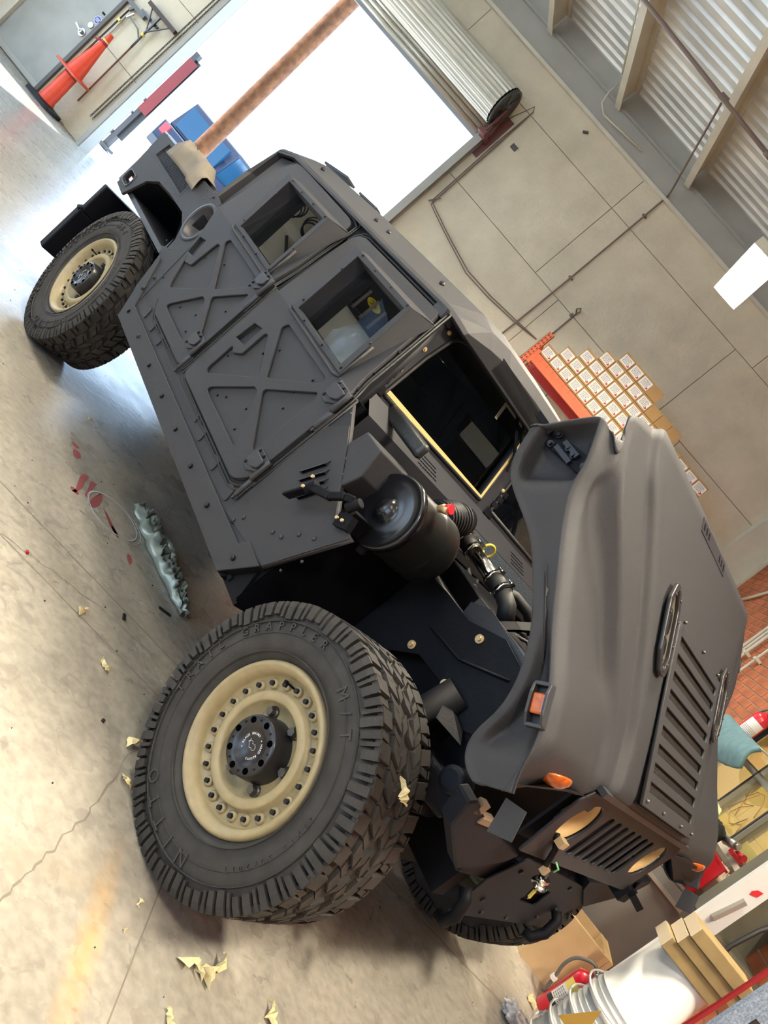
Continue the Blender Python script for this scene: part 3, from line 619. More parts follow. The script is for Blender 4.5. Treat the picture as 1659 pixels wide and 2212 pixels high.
Btp = [(0,0),(0.05,0.004),(0.2,0.011),(0.55,0.012),(1.06,0)]
ST = [-0.132,-0.115,-0.09,-0.05,0.0,0.04,0.10,0.16,0.22,0.30,0.42,0.55,0.66,0.72,0.755,0.80,0.86,0.90]
def hcols(s, last=False):
    A, B, N, L, T = ip(s, Atab), ip(s, Btab), ip(s, Ntab), ip(s, Ltab), ip(s, Btp)
    se = lambda v: v if last else s
    front = s < 0.0
    ns = s
    pk = 0.75 <= s <= 0.90                        # latch pocket in the side
    py = 0.985 if pk else 1.06
    fl = 0.0 if (s < 0.25 or s > 0.7) else 1.0
    # top columns stop at the grille; the fender nose runs further down
    st = max(s, -0.025) if not last else 0
    dn_ = min(0, s+0.025)*0.9                       # front face falls away
    sd = 0.0
    k = min(1, max(0, (0.30-s)/0.10)) if s > 0 else 1   # recessed side panel round the marker lamp
    c = [((1.06 if last else st), 0.0, T+0.004+dn_), ((1.06 if last else st), 0.315, T+0.003+dn_), ((1.055 if last else st), A, T*0.9+dn_), ((1.04 if last else st), A+0.026, T*0.7-0.026+dn_),
         ((1.02 if last else st), (A+B)/2+0.01, T*0.5-0.030+dn_), ((1.0 if last else st), B, T*0.4-0.034+dn_)]
    mv = B+0.45*(1.0-B); v = -0.075 if s > 0.3 else -0.045
    if s > 0.76: v = -0.05
    s4 = max(s, -0.05)
    c += [((0.985 if last else s4), B+min(0.05,0.3*(1.03-B)), ((-0.078 if s > 0.25 else -0.05) if s < 0.76 else -0.04)+dn_*0.7), ((0.80 if last else s4), mv+0.02, (N-0.015 if s < 0.76 else -0.04)+dn_*0.6), ((0.885 if last else s), 1.02, N+dn_*0.9)]
    c += [((0.93 if last else s), 1.052, N-0.022+dn_*0.5)]
    L0 = N-0.022; 
    r1, r2, r3 = L0-0.02, L0+(L-L0)*0.5, L+0.045
    yy = 1.06-0.042*k*(1 if s > -0.03 else 0.0)
    c += [((0.93 if last else s), 1.06, L0-0.012), ((0.93 if last else s), py if pk else yy, r1-0.006), ((0.915 if last else s), py if pk else yy, r2), ((0.90 if last else s), py if pk else yy, r3), ((0.90 if last else s), 1.06, L+0.028), ((0.895 if last else s), 1.066, L+0.004), ((0.895 if last else s), 1.03, L-0.004), ((0.89 if last else s), 0.99, L+0.01)]
    return c
rows = [hcols(s) for s in ST] + [hcols(0.93, True)]
nc = len(rows[0]); hb = bmesh.new(); gv = {}
for side in (-1, 1):
    for i, rw in enumerate(rows):
        for j, (s, y, n) in enumerate(rw):
            if j == 0 and side == 1: gv[(1, i, 0)] = gv[(-1, i, 0)]; continue
            gv[(side, i, j)] = hb.verts.new(HM @ Vector((s, side*y, n)))
cl = hb.edges.layers.float.new('crease_edge')
for side in (-1, 1):
    for i in range(len(rows)-1):
        for j in range(nc-1):
            q = [gv[(side,i,j)], gv[(side,i+1,j)], gv[(side,i+1,j+1)], gv[(side,i,j+1)]]
            if j == 0 and 0.03 < rows[i][0][0] < 0.54: continue            # opening under the louvre panel
            try: f = hb.faces.new(q if side == 1 else q[::-1]); f.smooth = True
            except ValueError: pass
    for j, cr in ((2,0.95),(3,0.9),(5,1.0),(6,0.5),(8,0.4),(9,0.8),(10,0.6),(13,0.8),(14,0.8),(15,0.7)):
        for i in range(len(rows)-1):
            e = hb.edges.get((gv[(side,i,j)], gv[(side,i+1,j)]))
            if e: e[cl] = cr if j not in (5,) or i > 4 else 0.5
hb.normal_update(); bmesh.ops.recalc_face_normals(hb, faces=hb.faces)
hme = bpy.data.meshes.new('hood'); hb.to_mesh(hme); hb.free()
hood = obj('hood', hme, PAINT, TRK)
md = hood.modifiers.new('sub', 'SUBSURF'); md.levels = 2; md.render_levels = 2
md = hood.modifiers.new('sol', 'SOLIDIFY'); md.thickness = 0.008; md.offset = -1
# louvred grille panel on the hood
def hpl(outline, holes, n0, n1, bev=0.001, M0=None): return plate(outline, holes, n0, n1, M0 or GP, bev)
PA, PZ = math.atan2(0.017-0.006, 0.48), 0.012
def slat_M(): return HM @ Matrix.Translation((0.0, 0, 0.010)) @ Matrix.Rotation(-0.010, 4, 'Y')
GP = slat_M()
slots = [[(0.048+0.0605*k, -0.298), (0.080+0.0605*k, -0.298), (0.080+0.0605*k, 0.298), (0.048+0.0605*k, 0.298)] for k in range(9)]
gp = plate([(0.0,-0.342),(0.60,-0.342),(0.60,0.342),(0.0,0.342)], slots, 0.008, 0.018, GP, 0.002)
gpo = obj('hood_louvre_panel', gp, PAINT, hood)
m_ = MB(); m_.box((0.005,-0.337,-0.075),(0.595,0.337,-0.070), GP); m_.box((0.0,-0.34,-0.075),(0.005,0.34,0.0), GP); m_.box((0.595,-0.34,-0.075),(0.60,0.34,0.0), GP); obj('louvre_backing', m_, BLK, gpo)
m_ = MB()
for k in range(9):
    for r_ in range(4):
        s_ = 0.050+0.0605*k+0.008*r_
        for c_ in range(58):
            y_ = -0.296+0.0103*c_+(0.005 if r_ % 2 else 0)
            p_, q_, q2 = GP @ Vector((s_, y_, 0.006)), GP @ Vector((s_+0.008, y_+0.005, 0.006)), GP @ Vector((s_+0.008, y_-0.005, 0.006))
            m_.bar(p_, q_, 0.0018, 0.002); m_.bar(p_, q2, 0.0018, 0.002)
obj('louvre_mesh', m_, mat('bronze_mesh',(0.035,0.034,0.032),0.4,metal=0.5), gpo, kind='stuff')
m_ = MB()
for p in [(0.61,-0.30),(0.61,0.0),(0.61,0.27),(0.018,-0.31),(0.018,-0.10),(0.018,0.15),(0.018,0.32)]:
    c_ = GP @ Vector((p[0], p[1], 0.016)); d_ = GP.to_3x3() @ Vector((0,0,1)); m_.cyl(c_, c_+d_*0.012, 0.007, 0.005, 10)
obj('panel_screws', m_, GRYM, gpo, kind='stuff')
for sg in (-1, 1):
    ol = rnd([(0.385,sg*0.395),(0.44,sg*0.365),(0.63,sg*0.375),(0.69,sg*0.415),(0.69,sg*0.455),(0.62,sg*0.50),(0.45,sg*0.49),(0.385,sg*0.455)], 0.03)
    cx_ = sum(p[0] for p in ol)/len(ol); cy_ = sum(p[1] for p in ol)/len(ol); inn = [(cx_+(a-cx_)*0.83, cy_+(b-cy_)*0.62) for a, b in ol]
    po = obj('lift_point_plate', plate(ol, [inn], 0.006, 0.020, GP, 0.003), mat('black_trim_plate',(0.03,0.03,0.032),0.3,metal=0.3), hood)
    m_ = MB(); m_.prism(inn, 0.004, 0.007, GP); obj('plate_recess', m_, mat('bronze_recess',(0.13,0.11,0.085),0.35,metal=0.3), po)
    m_ = MB(); 
    for ct in ((cx_+0.025,cy_,0.045),(cx_-0.06,cy_,0.030)): m_.prism([(ct[0]+ct[2]*cos(t*pi/8), ct[1]+0.022*sin(t*pi/8)) for t in range(16)], 0.007, 0.009, GP)
    obj('lift_opening', m_, BLK, po)
    m_ = MB()
    for k in range(10):
        t = 2*pi*k/10; c_ = GP @ Vector((cx_+0.135*cos(t), cy_+0.055*sin(t)*(1 if sg>0 else 1), 0.020)); d_ = GP.to_3x3() @ Vector((0,0,1)); m_.cyl(c_, c_+d_*0.004, 0.0045, n=8)
    obj('plate_screws', m_, GRYM, po, kind='stuff')
# left hood edge strap with slots near the rear edge
m_ = MB(); m_.box((0.99,-0.22,0.002),(1.045,0.20,0.009), HM); 
eo = obj('rear_edge_strip', m_, PAINT2, hood); m_ = MB()
for y_ in (-0.19,-0.15,-0.11,0.09,0.13,0.17): m_.box((1.005,y_-0.008,0.009),(1.03,y_+0.008,0.0105), HM)
obj('strip_slots', m_, BLK, eo)
# latch bracket in the side pocket
for sg in (-1, 1):
    HS_ = HM @ Matrix(((1,0,0,0),(0,0,sg,0.0),(0,1,0,0),(0,0,0,1)))
    def P4(s, n, d): return HM @ Vector((s, sg*(1.0+d), n))
    m_ = MB(); 
    a_, b_ = P4(0.905,-0.235,0), P4(0.79,-0.095,0)
    q_ = [P4(0.925,-0.255,0.0),P4(0.875,-0.275,0.0),P4(0.755,-0.12,0.0),P4(0.80,-0.085,0.0)]
    q2 = [P4(0.925,-0.255,0.012),P4(0.875,-0.275,0.012),P4(0.755,-0.12,0.012),P4(0.80,-0.085,0.012)]
    m_.add(q_+q2, [(0,1,2,3),(4,5,6,7),(0,1,5,4),(1,2,6,5),(2,3,7,6),(3,0,4,7)])
    m_.bar(P4(0.90,-0.25,0.012),P4(0.955,-0.30,0.035),0.05,0.02)
    lo = obj('hood_latch', m_, BLK, hood)
    m_ = MB()
    for s_, n_ in ((0.895,-0.225),(0.865,-0.245),(0.85,-0.185),(0.825,-0.165),(0.79,-0.125)):
        m_.cyl(P4(s_,n_,0.012),P4(s_,n_,0.020),0.011,n=12); m_.cyl(P4(s_,n_,0.02),P4(s_,n_,0.030),0.007,n=6)
    m_.bar(P4(0.87,-0.20,0.02),P4(0.82,-0.15,0.02),0.012,0.016); m_.bar(P4(0.855,-0.225,0.02),P4(0.80,-0.17,0.02),0.012,0.016)
    obj('latch_bolts', m_, DKM, lo)
    # side marker lamp
    def P5(s, n, d): return HM @ Vector((s, sg*(1.045+d), n))
    m_ = MB(); pr_ = [(0.145,0),(0.14,0.030),(0.115,0.042),(0.06,0.042),(0.035,0.030),(0.03,0)]
    for n0, n1 in ((-0.082,-0.074),(-0.040,-0.032)):
        v0 = [P5(s_,n0,d_) for s_,d_ in pr_]; v1 = [P5(s_,n1,d_) for s_,d_ in pr_]; k_ = len(pr_)
        m_.add(v0+v1, [tuple(range(k_)), tuple(range(k_,2*k_))]+[(i,(i+1)%k_,k_+(i+1)%k_,k_+i) for i in range(k_)])
    for s0_, s1_ in ((0.135,0.145),(0.03,0.040)):
        m_.add([P5(a,b,c) for a,b,c in ((s0_,-0.08,0),(s1_,-0.08,0),(s1_,-0.034,0),(s0_,-0.034,0),(s0_,-0.08,0.03),(s1_,-0.08,0.03),(s1_,-0.034,0.03),(s0_,-0.034,0.03))], [(0,1,2,3),(4,5,6,7),(0,1,5,4),(1,2,6,5),(2,3,7,6),(3,0,4,7)])
    m_.add([P5(a,b,c) for a,b,c in ((0.03,-0.08,0.004),(0.145,-0.08,0.004),(0.145,-0.034,0.004),(0.03,-0.034,0.004))], [(0,1,2,3)])
    mo = obj('side_marker_lamp', m_, PAINT2, hood); bevel(mo, 0.002, 2)
    m_ = MB(); m_.add([P5(a,b,c) for a,b,c in ((0.065,-0.075,0.004),(0.115,-0.075,0.004),(0.115,-0.039,0.004),(0.065,-0.039,0.004),(0.062,-0.075,0.035),(0.115,-0.075,0.035),(0.115,-0.039,0.035),(0.062,-0.039,0.035))], [(4,5,6,7),(0,1,5,4),(1,2,6,5),(2,3,7,6),(3,0,4,7)]); bevel(obj('amber_lens', m_, AMBER, mo), 0.006, 3)
    # front fender lamp, under its hollow
    m_ = MB(); c_ = HM @ Vector((-0.048, sg*0.86, -0.052))
    m_.lathe([(0.0,0.030),(0.03,0.026),(0.055,0.016),(0.066,0.006),(0.068,0.0),(0.0,0.0)], Matrix.Translation(c_) @ HM.to_3x3().to_4x4() @ Matrix.Rotation(radians(-80),4,'Y') @ Matrix.Diagonal((0.55,1.0,0.9,1)), 24)
    fl_ = obj('front_turn_lamp', m_, AMBER, hood)
    # mounting tab under the nose
    m_ = MB(); m_.prism([(0.575,1.06),(0.612,0.975),(0.668,1.015),(0.632,1.085)], 0.0, 0.006, Matrix(((1,0,0,0),(0,0,-sg*-1,sg*1.0),(0,1,0,0),(0,0,0,1))))
    obj('nose_tab', m_, PAINT, hood)
    # nose inner panel closing the fender front
    m_ = MB(); m_.add([HM @ Vector(p) for p in ((-0.05,sg*0.62,-0.03),(-0.05,sg*0.62,-0.10),(-0.125,sg*1.05,-0.17),(-0.115,sg*1.055,-0.10),(-0.06,sg*0.8,-0.03))], [(0,1,2,3,4)]); obj('nose_panel', m_, PAINT, hood)

# ------------------------------------------------------------------ wheels
RT = 0.466
def tire_mesh():
    mb = MB()     # local: wheel axis = z, outer face +z ; half width 0.165
    hw = 0.150
    pr = [(0.268,hw-0.028),(0.285,hw-0.006),(0.33,hw+0.006),(0.375,hw+0.004),(0.415,hw-0.006),(0.440,hw-0.018),(0.450,hw-0.045),(0.452,0.0),(0.450,-hw+0.045),(0.440,-hw+0.018),(0.415,-hw+0.006),(0.33,-hw-0.006),(0.285,-hw+0.006),(0.268,-hw+0.03)]
    mb.lathe(pr, None, 96)
    # mould rings on the sidewall
    for r in (0.292, 0.352, 0.392): mb.lathe([(r-0.002,hw+0.001),(r-0.001,hw+0.0085),(r+0.001,hw+0.0085),(r+0.002,hw+0.001)], None, 72)
    NP = 30
    def blk(t0, t1, z0, z1, r0, r1, sk=0.0, dz=0.0):
        vs = []; z0 *= 0.93; z1 *= 0.93
        for rr, ins in ((r0, 0), (r1, 0.12)):
            dt = (t1-t0)*ins*0.5; dzz = (z1-z0)*ins*0.5
            for t, z, kk in ((t0+dt,z0+dzz,0),(t1-dt,z0+dzz,0),(t1-dt,z1-dzz,1),(t0+dt,z1-dzz,1)):
                tt = t + sk*kk; vs.append((rr*cos(tt), rr*sin(tt), z+dz))
        mb.add(vs, [(0,3,2,1),(4,5,6,7),(0,1,5,4),(1,2,6,5),(2,3,7,6),(3,0,4,7)])
    P = 2*pi/NP
    for i in range(NP):
        t = i*P
        for sg in (1, -1):
            o_ = 0 if sg > 0 else P*0.5
            # shoulder blocks, alternately long and short
            z0, z1 = sorted((sg*0.092, sg*(0.150 if i % 2 else 0.158)))
            blk(t+o_+0.04*P, t+o_+0.60*P, z0, z1, 0.445, RT-0.002, 0.10*P*(1 if sg > 0 else -1))
            blk(t+o_+0.66*P, t+o_+0.90*P, sorted((sg*0.105, sg*0.15))[0], sorted((sg*0.105, sg*0.15))[1], 0.445, RT-0.006, 0.10*P)
            # inner chevron blocks
            z0, z1 = sorted((sg*0.040, sg*0.085)); blk(t+o_+0.10*P, t+o_+0.62*P, z0, z1, 0.446, RT, sg*0.35*P)
            z0, z1 = sorted((sg*0.002, sg*0.034)); blk(t+o_+0.30*P, t+o_+0.80*P, z0, z1, 0.446, RT, -sg*0.30*P)
            z0, z1 = sorted((sg*0.045, sg*0.088)); blk(t+o_+0.70*P, t+o_+0.96*P, z0, z1, 0.446, RT-0.001, sg*0.30*P)
            # side biters running down onto the sidewall
            hh = hw
            for a0, a1, rl in ((0.05,0.34,0.398 if i % 2 else 0.412),(0.46,0.58,0.405),(0.68,0.92,0.415 if i % 2 else 0.402)):
                t0, t1 = t+o_+a0*P, t+o_+a1*P; vs = []
                for rr, za, zb in ((rl, hh-0.006, hh+0.010),(0.440, hh-0.03, hh+0.006),(RT-0.004, 0.138, 0.148)):
                    for tt in (t0, t1): vs.append((rr*cos(tt), rr*sin(tt), sg*za)); vs.append((rr*cos(tt), rr*sin(tt), sg*zb))
                mb.add(vs, [(1,3,7,5),(5,7,11,9),(0,1,5,4),(4,5,9,8),(2,3,7,6),(6,7,11,10),(0,1,3,2),(8,9,11,10)])
    return mb
def rim_mesh():
    mb = MB(); L = 0.143
    mb.lathe([(0.270,-0.13),(0.270,L-0.012),(0.2616,L),(0.250,L-0.002),(0.244,L-0.012),(0.238,L-0.014),(0.232,L-0.045),(0.226,L-0.056),(0.190,L-0.062),(0.184,L-0.062),(0.180,L-0.036),(0.174,L-0.032),(0.152,L-0.032),(0.146,L-0.038),(0.138,L-0.075),(0.09,L-0.08),(0.0,L-0.08)], None, 96)
    return mb
tme = tire_mesh().mesh('tire'); tme.materials.append(RUB)
rme = rim_mesh().mesh('rim'); recalc(rme); rme.materials.append(TAN)
L_ = 0.143
m_ = MB(); m_.lathe([(0.017,-0.004),(0.017,0.010),(0.013,0.014),(0.0,0.014)], None, 16); boss = m_.mesh('bolt_boss'); boss.materials.append(TAN)
m_ = MB(); m_.cyl((0,0,0.010),(0,0,0.024),0.0095,0.0085,6); bbm = m_.mesh('bead_bolt'); bbm.materials.append(DKM)
m_ = MB(); m_.lathe([(0.021,0.0),(0.021,0.006),(0.015,0.010)], None, 18); m_.cyl((0,0,0.004),(0,0,0.028),0.0155,0.014,6); lug = m_.mesh('lug_nut'); lug.materials.append(GRYM)
hc = MB(); hc.lathe([(0.102,L_-0.08),(0.100,L_-0.05),(0.095,L_-0.008),(0.090,L_-0.001),(0.060,L_-0.001),(0.055,L_-0.010),(0.0,L_-0.012)], None, 64)
hcm = hc.mesh('hub_cap'); hcm.materials.append(mat('satin_black_cap',(0.010,0.010,0.014),0.32))
hh_ = MB()
for k in range(8):
    t = 2*pi*k/8+0.2; hh_.cyl((0.077*cos(t),0.077*sin(t),L_-0.0006),(0.077*cos(t),0.077*sin(t),L_+0.0004),0.0105,n=14)
hhm = hh_.mesh('cap_holes'); hhm.materials.append(mat('void_black',(0.001,0.001,0.001),0.9,spec=0.0))
hs_ = MB()
for k in range(8):
    t = 2*pi*(k+0.5)/8+0.2; hs_.cyl((0.079*cos(t),0.079*sin(t),L_-0.001),(0.079*cos(t),0.079*sin(t),L_+0.003),0.004,n=10)
hsm = hs_.mesh('cap_screws'); hsm.materials.append(DKM)
def ring_text(s, rad, size, a0, step, z, mb, flip=False, ext=0.0006):
    for i, ch in enumerate(s):
        if ch == ' ': continue
        a = a0 - i*step if not flip else a0 + i*step
        T = Matrix.Translation((rad*cos(a), rad*sin(a), z)) @ Matrix.Rotation(a-pi/2 if not flip else a+pi/2, 4, 'Z')
        put(mb, text_mesh(ch, size, ext), T)
lt = MB(); ring_text('BLACK RHINO', 0.038, 0.0105, radians(215-0), radians(11), L_-0.0105, lt); ring_text('HARD ALLOYS', 0.038, 0.0105, radians(55), radians(11), L_-0.0105, lt)
for a in (radians(75), radians(235)):
    lt.add([(0.038*cos(a)+0.003*cos(a+2.1*k), 0.038*sin(a)+0.003*sin(a+2.1*k), L_-0.0100) for k in range(3)], [(0,1,2)])
rh = [(-0.020,-0.004),(-0.014,0.008),(-0.008,0.010),(-0.004,0.006),(0.004,0.012),(0.014,0.010),(0.018,0.002),(0.012,-0.006),(0.004,-0.004),(-0.002,-0.010),(-0.008,-0.006),(-0.014,-0.004),(-0.018,0.004),(-0.020,-0.004)]
lt.tube([(x*1.0, y*1.0, L_-0.0098) for x, y in rh], 0.0006, 4)
lt.tube([(-0.016,0.000,L_-0.0098),(-0.021,0.009,L_-0.0098)], 0.0007, 4)
ltm = lt.mesh('cap_lettering'); ltm.materials.append(WHITE)
st_ = MB(); ring_text('TRAIL GRAPPLER', 0.372, 0.040, radians(205), radians(7.6), 0.1575, st_, ext=0.003); ring_text('M/T', 0.350, 0.055, radians(78), radians(10), 0.157, st_, ext=0.003)
ring_text('NITTO', 0.362, 0.062, radians(-62), radians(12), 0.157, st_, ext=0.003); ring_text('37X12.50R20LT', 0.345, 0.022, radians(18), radians(4.3), 0.157, st_, ext=0.002)
stm = st_.mesh('sidewall_lettering'); stm.materials.append(mat('moulded_rubber',(0.036,0.033,0.031),0.6))
vm = MB(); vm.cyl((0.205,0,L_-0.06),(0.212,0.0,L_-0.02),0.004,n=8); vm.cyl((0.212,0,L_-0.02),(0.2135,0,L_-0.008),0.006,n=8); vmm = vm.mesh('valve_stem'); vmm.materials.append(BLK)
def wheel(x, side, full, spin=0.0):
    wz = -1 if side < 0 else 1      # outward direction in y
    cy = wz*(1.04-0.143)
    Mx = Matrix(((-wz*-1.0,0,0,0),(0,0,wz,0),(0,1,0,0),(0,0,0,1)))
    Mx = frame((x, cy, RT), (1,0,0) if wz < 0 else (-1,0,0), (0,0,1))
    Mx = Mx @ Matrix.Rotation(spin, 4, 'Z')
    r = bpy.data.objects.new('wheel_rim', rme); COL.objects.link(r); r.parent = TRK; r.matrix_local = Mx
    def sub(nm, me, M=None, par=None):
        o = bpy.data.objects.new(nm, me); COL.objects.link(o); o.parent = par or r; o.matrix_local = M or Matrix.Identity(4); return o
    sub('tire', tme); sub('hub_cap', hcm)
    for k in range(24):
        t = 2*pi*(k+0.5)/24; T = Matrix.Translation((0.205*cos(t), 0.205*sin(t), L_-0.062))
        if full: sub('bolt_boss', boss, T); sub('bead_bolt', bbm, T)
    for k in range(6):
        t = 2*pi*k/6+0.35; T = Matrix.Translation((0.119*cos(t), 0.119*sin(t), L_-0.078)); sub('lug_nut', lug, T)
    if full: sub('cap_holes', hhm)['kind'] = 'stuff'; sub('cap_screws', hsm)['kind'] = 'stuff'; sub('cap_lettering', ltm)['kind'] = 'stuff'; sub('sidewall_lettering', stm)['kind'] = 'stuff'; sub('valve_stem', vmm, Matrix.Rotation(2.1, 4, 'Z'))
    return r
wheel(0.0, -1, True, 0.0); wheel(-3.302, -1, True, 0.5); wheel(-0.04, 1, False); wheel(-3.302, 1, False)
# ------------------------------------------------------------------ windshield, hardtop, cab interior
WS = Matrix(((0, -0.3085, 0.9512, -0.96), (1, 0, 0, 0), (0, 0.9512, 0.3085, 1.43), (0, 0, 0, 1)))     # (y, v up the glass, n forward)
wo = rnd([(-1.0,-0.045),(-0.985,0.10),(-0.90,0.40),(-0.80,0.47),(0.80,0.47),(0.90,0.40),(0.985,0.10),(1.0,-0.045)], [0,0.05,0.1,0.08,0.08,0.1,0.05,0])
gr_ = rnd([(-0.925,-0.012),(-0.86,0.21),(-0.80,0.355),(-0.70,0.395),(-0.055,0.40),(-0.055,0.0)], [0.01,0.05,0.08,0.08,0.01,0.01])
gl_ = [(-x, y) for x, y in gr_][::-1]
ws = obj('windshield_frame', plate(wo, [gr_, gl_], -0.04, 0.0, WS, 0.003), PAINT2, TRK)
def ig(poly, d):
    m = MB(); m.add([WS @ Vector((x, y, d)) for x, y in poly], [tuple(range(len(poly)))]); return m
obj('windshield_glass', ig(gr_, -0.022), GLASS, ws); obj('windshield_glass', ig(gl_, -0.022), GLASS, ws)
m_ = MB(); gp_ = [WS @ Vector((x, y, 0.004)) for x, y in gr_]; m_.tube(gp_+[gp_[0]], 0.009, 6); gp_ = [WS @ Vector((x, y, 0.004)) for x, y in gl_]; m_.tube(gp_+[gp_[0]], 0.009, 6); obj('glass_seal', m_, RUB2, ws)
m_ = MB(); m_.box((-0.915,-0.004,0.006),(-0.07,0.014,0.010), WS); m_.box((-0.075,0.0,0.006),(-0.060,0.40,0.009), WS); obj('masking_tape', m_, TAPE, ws)
m_ = MB()
for y_, v_ in ((-0.93,0.10),(-0.895,0.225),(-0.845,0.345),(-0.735,0.43),(-0.655,0.445),(-0.253,0.443),(0.253,0.443),(0.045,0.11),(-0.045,0.27)):
    m_.cyl(WS @ Vector((y_,v_,0)), WS @ Vector((y_,v_,0.006)), 0.010, n=12); m_.cyl(WS @ Vector((y_,v_,0.006)), WS @ Vector((y_,v_,0.011)), 0.006, n=6)
obj('brass_screws', m_, BRASS, ws, kind='stuff')
for y0_ in (-0.985, 0.035):
    m_ = MB()
    for k in range(3):
        v_ = 0.02+0.035*k; y_ = y0_+(0.022*0.3*k); m_.prism([(y_,v_),(y_+0.045,v_),(y_+0.045,v_+0.028),(y_,v_+0.028)], 0.0, 0.012, WS); 
    m_.prism([(y0_-0.02,-0.03),(y0_+0.06,-0.03),(y0_+0.06,0.012),(y0_-0.01,0.012)], 0.0, 0.008, WS)
    bevel(obj('frame_hinge', m_, BLK, ws), 0.003)
m_ = MB(); m_.box((-0.30,0.30,-0.018),(-0.28,0.39,-0.016), WS); m_.box((-0.30,0.375,-0.018),(-0.02,0.392,-0.016), WS); obj('paper_tape', m_, mat('beige_tape',(0.40,0.36,0.27),0.7), ws)
# wiper arm hanging from the top of the frame
m_ = MB(); pv = WS @ Vector((-0.385,0.455,0.035)); m_.cyl(WS @ Vector((-0.385,0.455,0.0)), WS @ Vector((-0.385,0.455,0.05)), 0.022, n=16); m_.bar(pv, WS @ Vector((-0.20,0.37,0.05)), 0.024, 0.012); m_.bar(WS @ Vector((-0.20,0.37,0.05)), WS @ Vector((-0.03,0.23,0.045)), 0.012, 0.008); m_.bar(WS @ Vector((-0.27,0.40,0.03)), WS @ Vector((-0.02,0.20,0.03)), 0.008, 0.014)
obj('wiper_arm', m_, BLK, TRK)
# side bolts on the a-pillar
m_ = MB(); dots([U(-0.915,1.36),U(-0.955,1.44),U(-0.99,1.56),U(-1.03,1.68)], LM, 0.008, 0.012, 8, m_); obj('pillar_bolts', m_, DKM, TRK, kind='stuff')
# hardtop: gutter lip, sloping sides, crowned roof, rear peak and sloping back
def roof_sec(x, zt, zr, yr, yl, zl): return [(x,-yl,zl),(x,-yl+0.012,zl+0.02),(x,-yr,zr),(x,-yr*0.8,zr+(zt-zr)*0.6),(x,-yr*0.4,zt-0.004),(x,0,zt),(x,yr*0.4,zt-0.004),(x,yr*0.8,zr+(zt-zr)*0.6),(x,yr,zr),(x,yl-0.012,zl+0.02),(x,yl,zl)]
secs = [roof_sec(-0.985,1.885,1.845,0.70,0.86,1.79), roof_sec(-1.03,1.93,1.895,0.735,0.915,1.80), roof_sec(-1.12,1.955,1.918,0.75,0.93,1.806), roof_sec(-1.5,1.965,1.922,0.75,0.93,1.806), roof_sec(-2.2,1.97,1.926,0.75,0.93,1.806), roof_sec(-2.86,1.955,1.918,0.75,0.93,1.806), roof_sec(-3.02,1.915,1.895,0.745,0.925,1.775), roof_sec(-2.98,1.62,1.60,0.78,0.97,1.55), roof_sec(-2.84,1.34,1.335,0.85,1.05,1.33)]
m_ = MB(); vs = [p for s_ in secs for p in s_]; k = 11
m_.add(vs, [(i*k+j, i*k+j+1, (i+1)*k+j+1, (i+1)*k+j) for i in range(len(secs)-1) for j in range(k-1)])
m_.add([(p[0]-0.0,p[1],p[2]) for p in secs[0]], [tuple(range(11))])
ht = obj('hardtop', m_, PAINT, TRK); md = ht.modifiers.new('s','SOLIDIFY'); md.thickness = 0.02; md.offset = -1; bevel(ht, 0.012, 3, 20)
m_ = MB()
for s_ in (-1, 1):
    m_.bar((-1.06,s_*0.935,1.802),(-2.80,s_*0.935,1.802),0.022,0.012); m_.bar((-2.80,s_*0.935,1.802),(-2.99,s_*0.93,1.76),0.02,0.012)
obj('rain_gutter', m_, PAINT, ht)
m_ = MB()
for s_ in (-1, 1):
    for x in (-2.70,-2.0,-1.86,-1.33): c_ = Vector((x, s_*0.835, 1.868)); m_.cyl(c_, c_+Vector((0,s_*0.012,0.014)), 0.014, 0.010, 8)
obj('roof_bolts', m_, DKM, ht, kind='stuff')
m_ = MB(); m_.bar((-2.98,-0.68,1.93),(-2.80,-0.62,1.965),0.10,0.012); m_.bar((-2.75,-0.55,1.965),(-2.60,-0.50,1.975),0.06,0.012); obj('roof_brackets', m_, PAINT2, ht, kind='stuff')
m_ = MB(); m_.box((-1.02,-0.62,1.80),(-0.985,0.62,1.87)); m_.box((-1.13,-0.945,1.765),(-1.055,-0.87,1.80)); obj('visor_gasket', m_, PAINT2, ht)
# interior
INT = mat('dark_cab_interior', (0.012,0.012,0.014), 0.7)
m_ = MB(); m_.box((-2.75,-0.98,0.70),(-0.98,0.98,0.74)); m_.box((-2.80,-0.98,0.70),(-2.76,0.98,1.33)); m_.box((-1.20,-0.92,1.22),(-0.99,0.92,1.375)); m_.box((-2.6,-0.38,0.74),(-1.0,0.38,1.12))
obj('cab_floor_and_dash', m_, INT, TRK)
m_ = MB(); m_.box((-2.79,-0.86,1.34),(-2.77,0.86,1.78)); obj('cab_rear_wall', m_, INT, TRK)
m_ = MB(); m_.box((-2.9,-0.90,1.79),(-1.06,0.90,1.80)); obj('headliner', m_, INT, TRK)
for x, y in ((-1.62,-0.66),(-1.62,0.66),(-2.45,-0.66),(-2.45,0.66)):
    m_ = MB(); m_.box((x-0.25,y-0.22,0.95),(x+0.25,y+0.22,1.07)); so_ = bevel(obj('seat', m_, INT, TRK), 0.03, 3)
    m_ = MB(); m_.box((x-0.30,y-0.22,1.05),(x-0.20,y+0.22,1.55)); bevel(obj('seat_back', m_, INT, so_), 0.03, 3)
m_ = MB(); T_ = frame((-1.28,0.66,1.36),(0,1,0),(-0.35,0,0.94)); m_.lathe([(0.17+0.012*cos(2*pi*k/8), 0.012*sin(2*pi*k/8)) for k in range(8)], T_, 32, True); m_.bar((-1.28,0.50,1.36),(-1.28,0.82,1.36),0.03,0.02); m_.cyl((-1.28,0.66,1.36),(-1.12,0.66,1.30),0.03); obj('steering_wheel', m_, BLK, TRK)
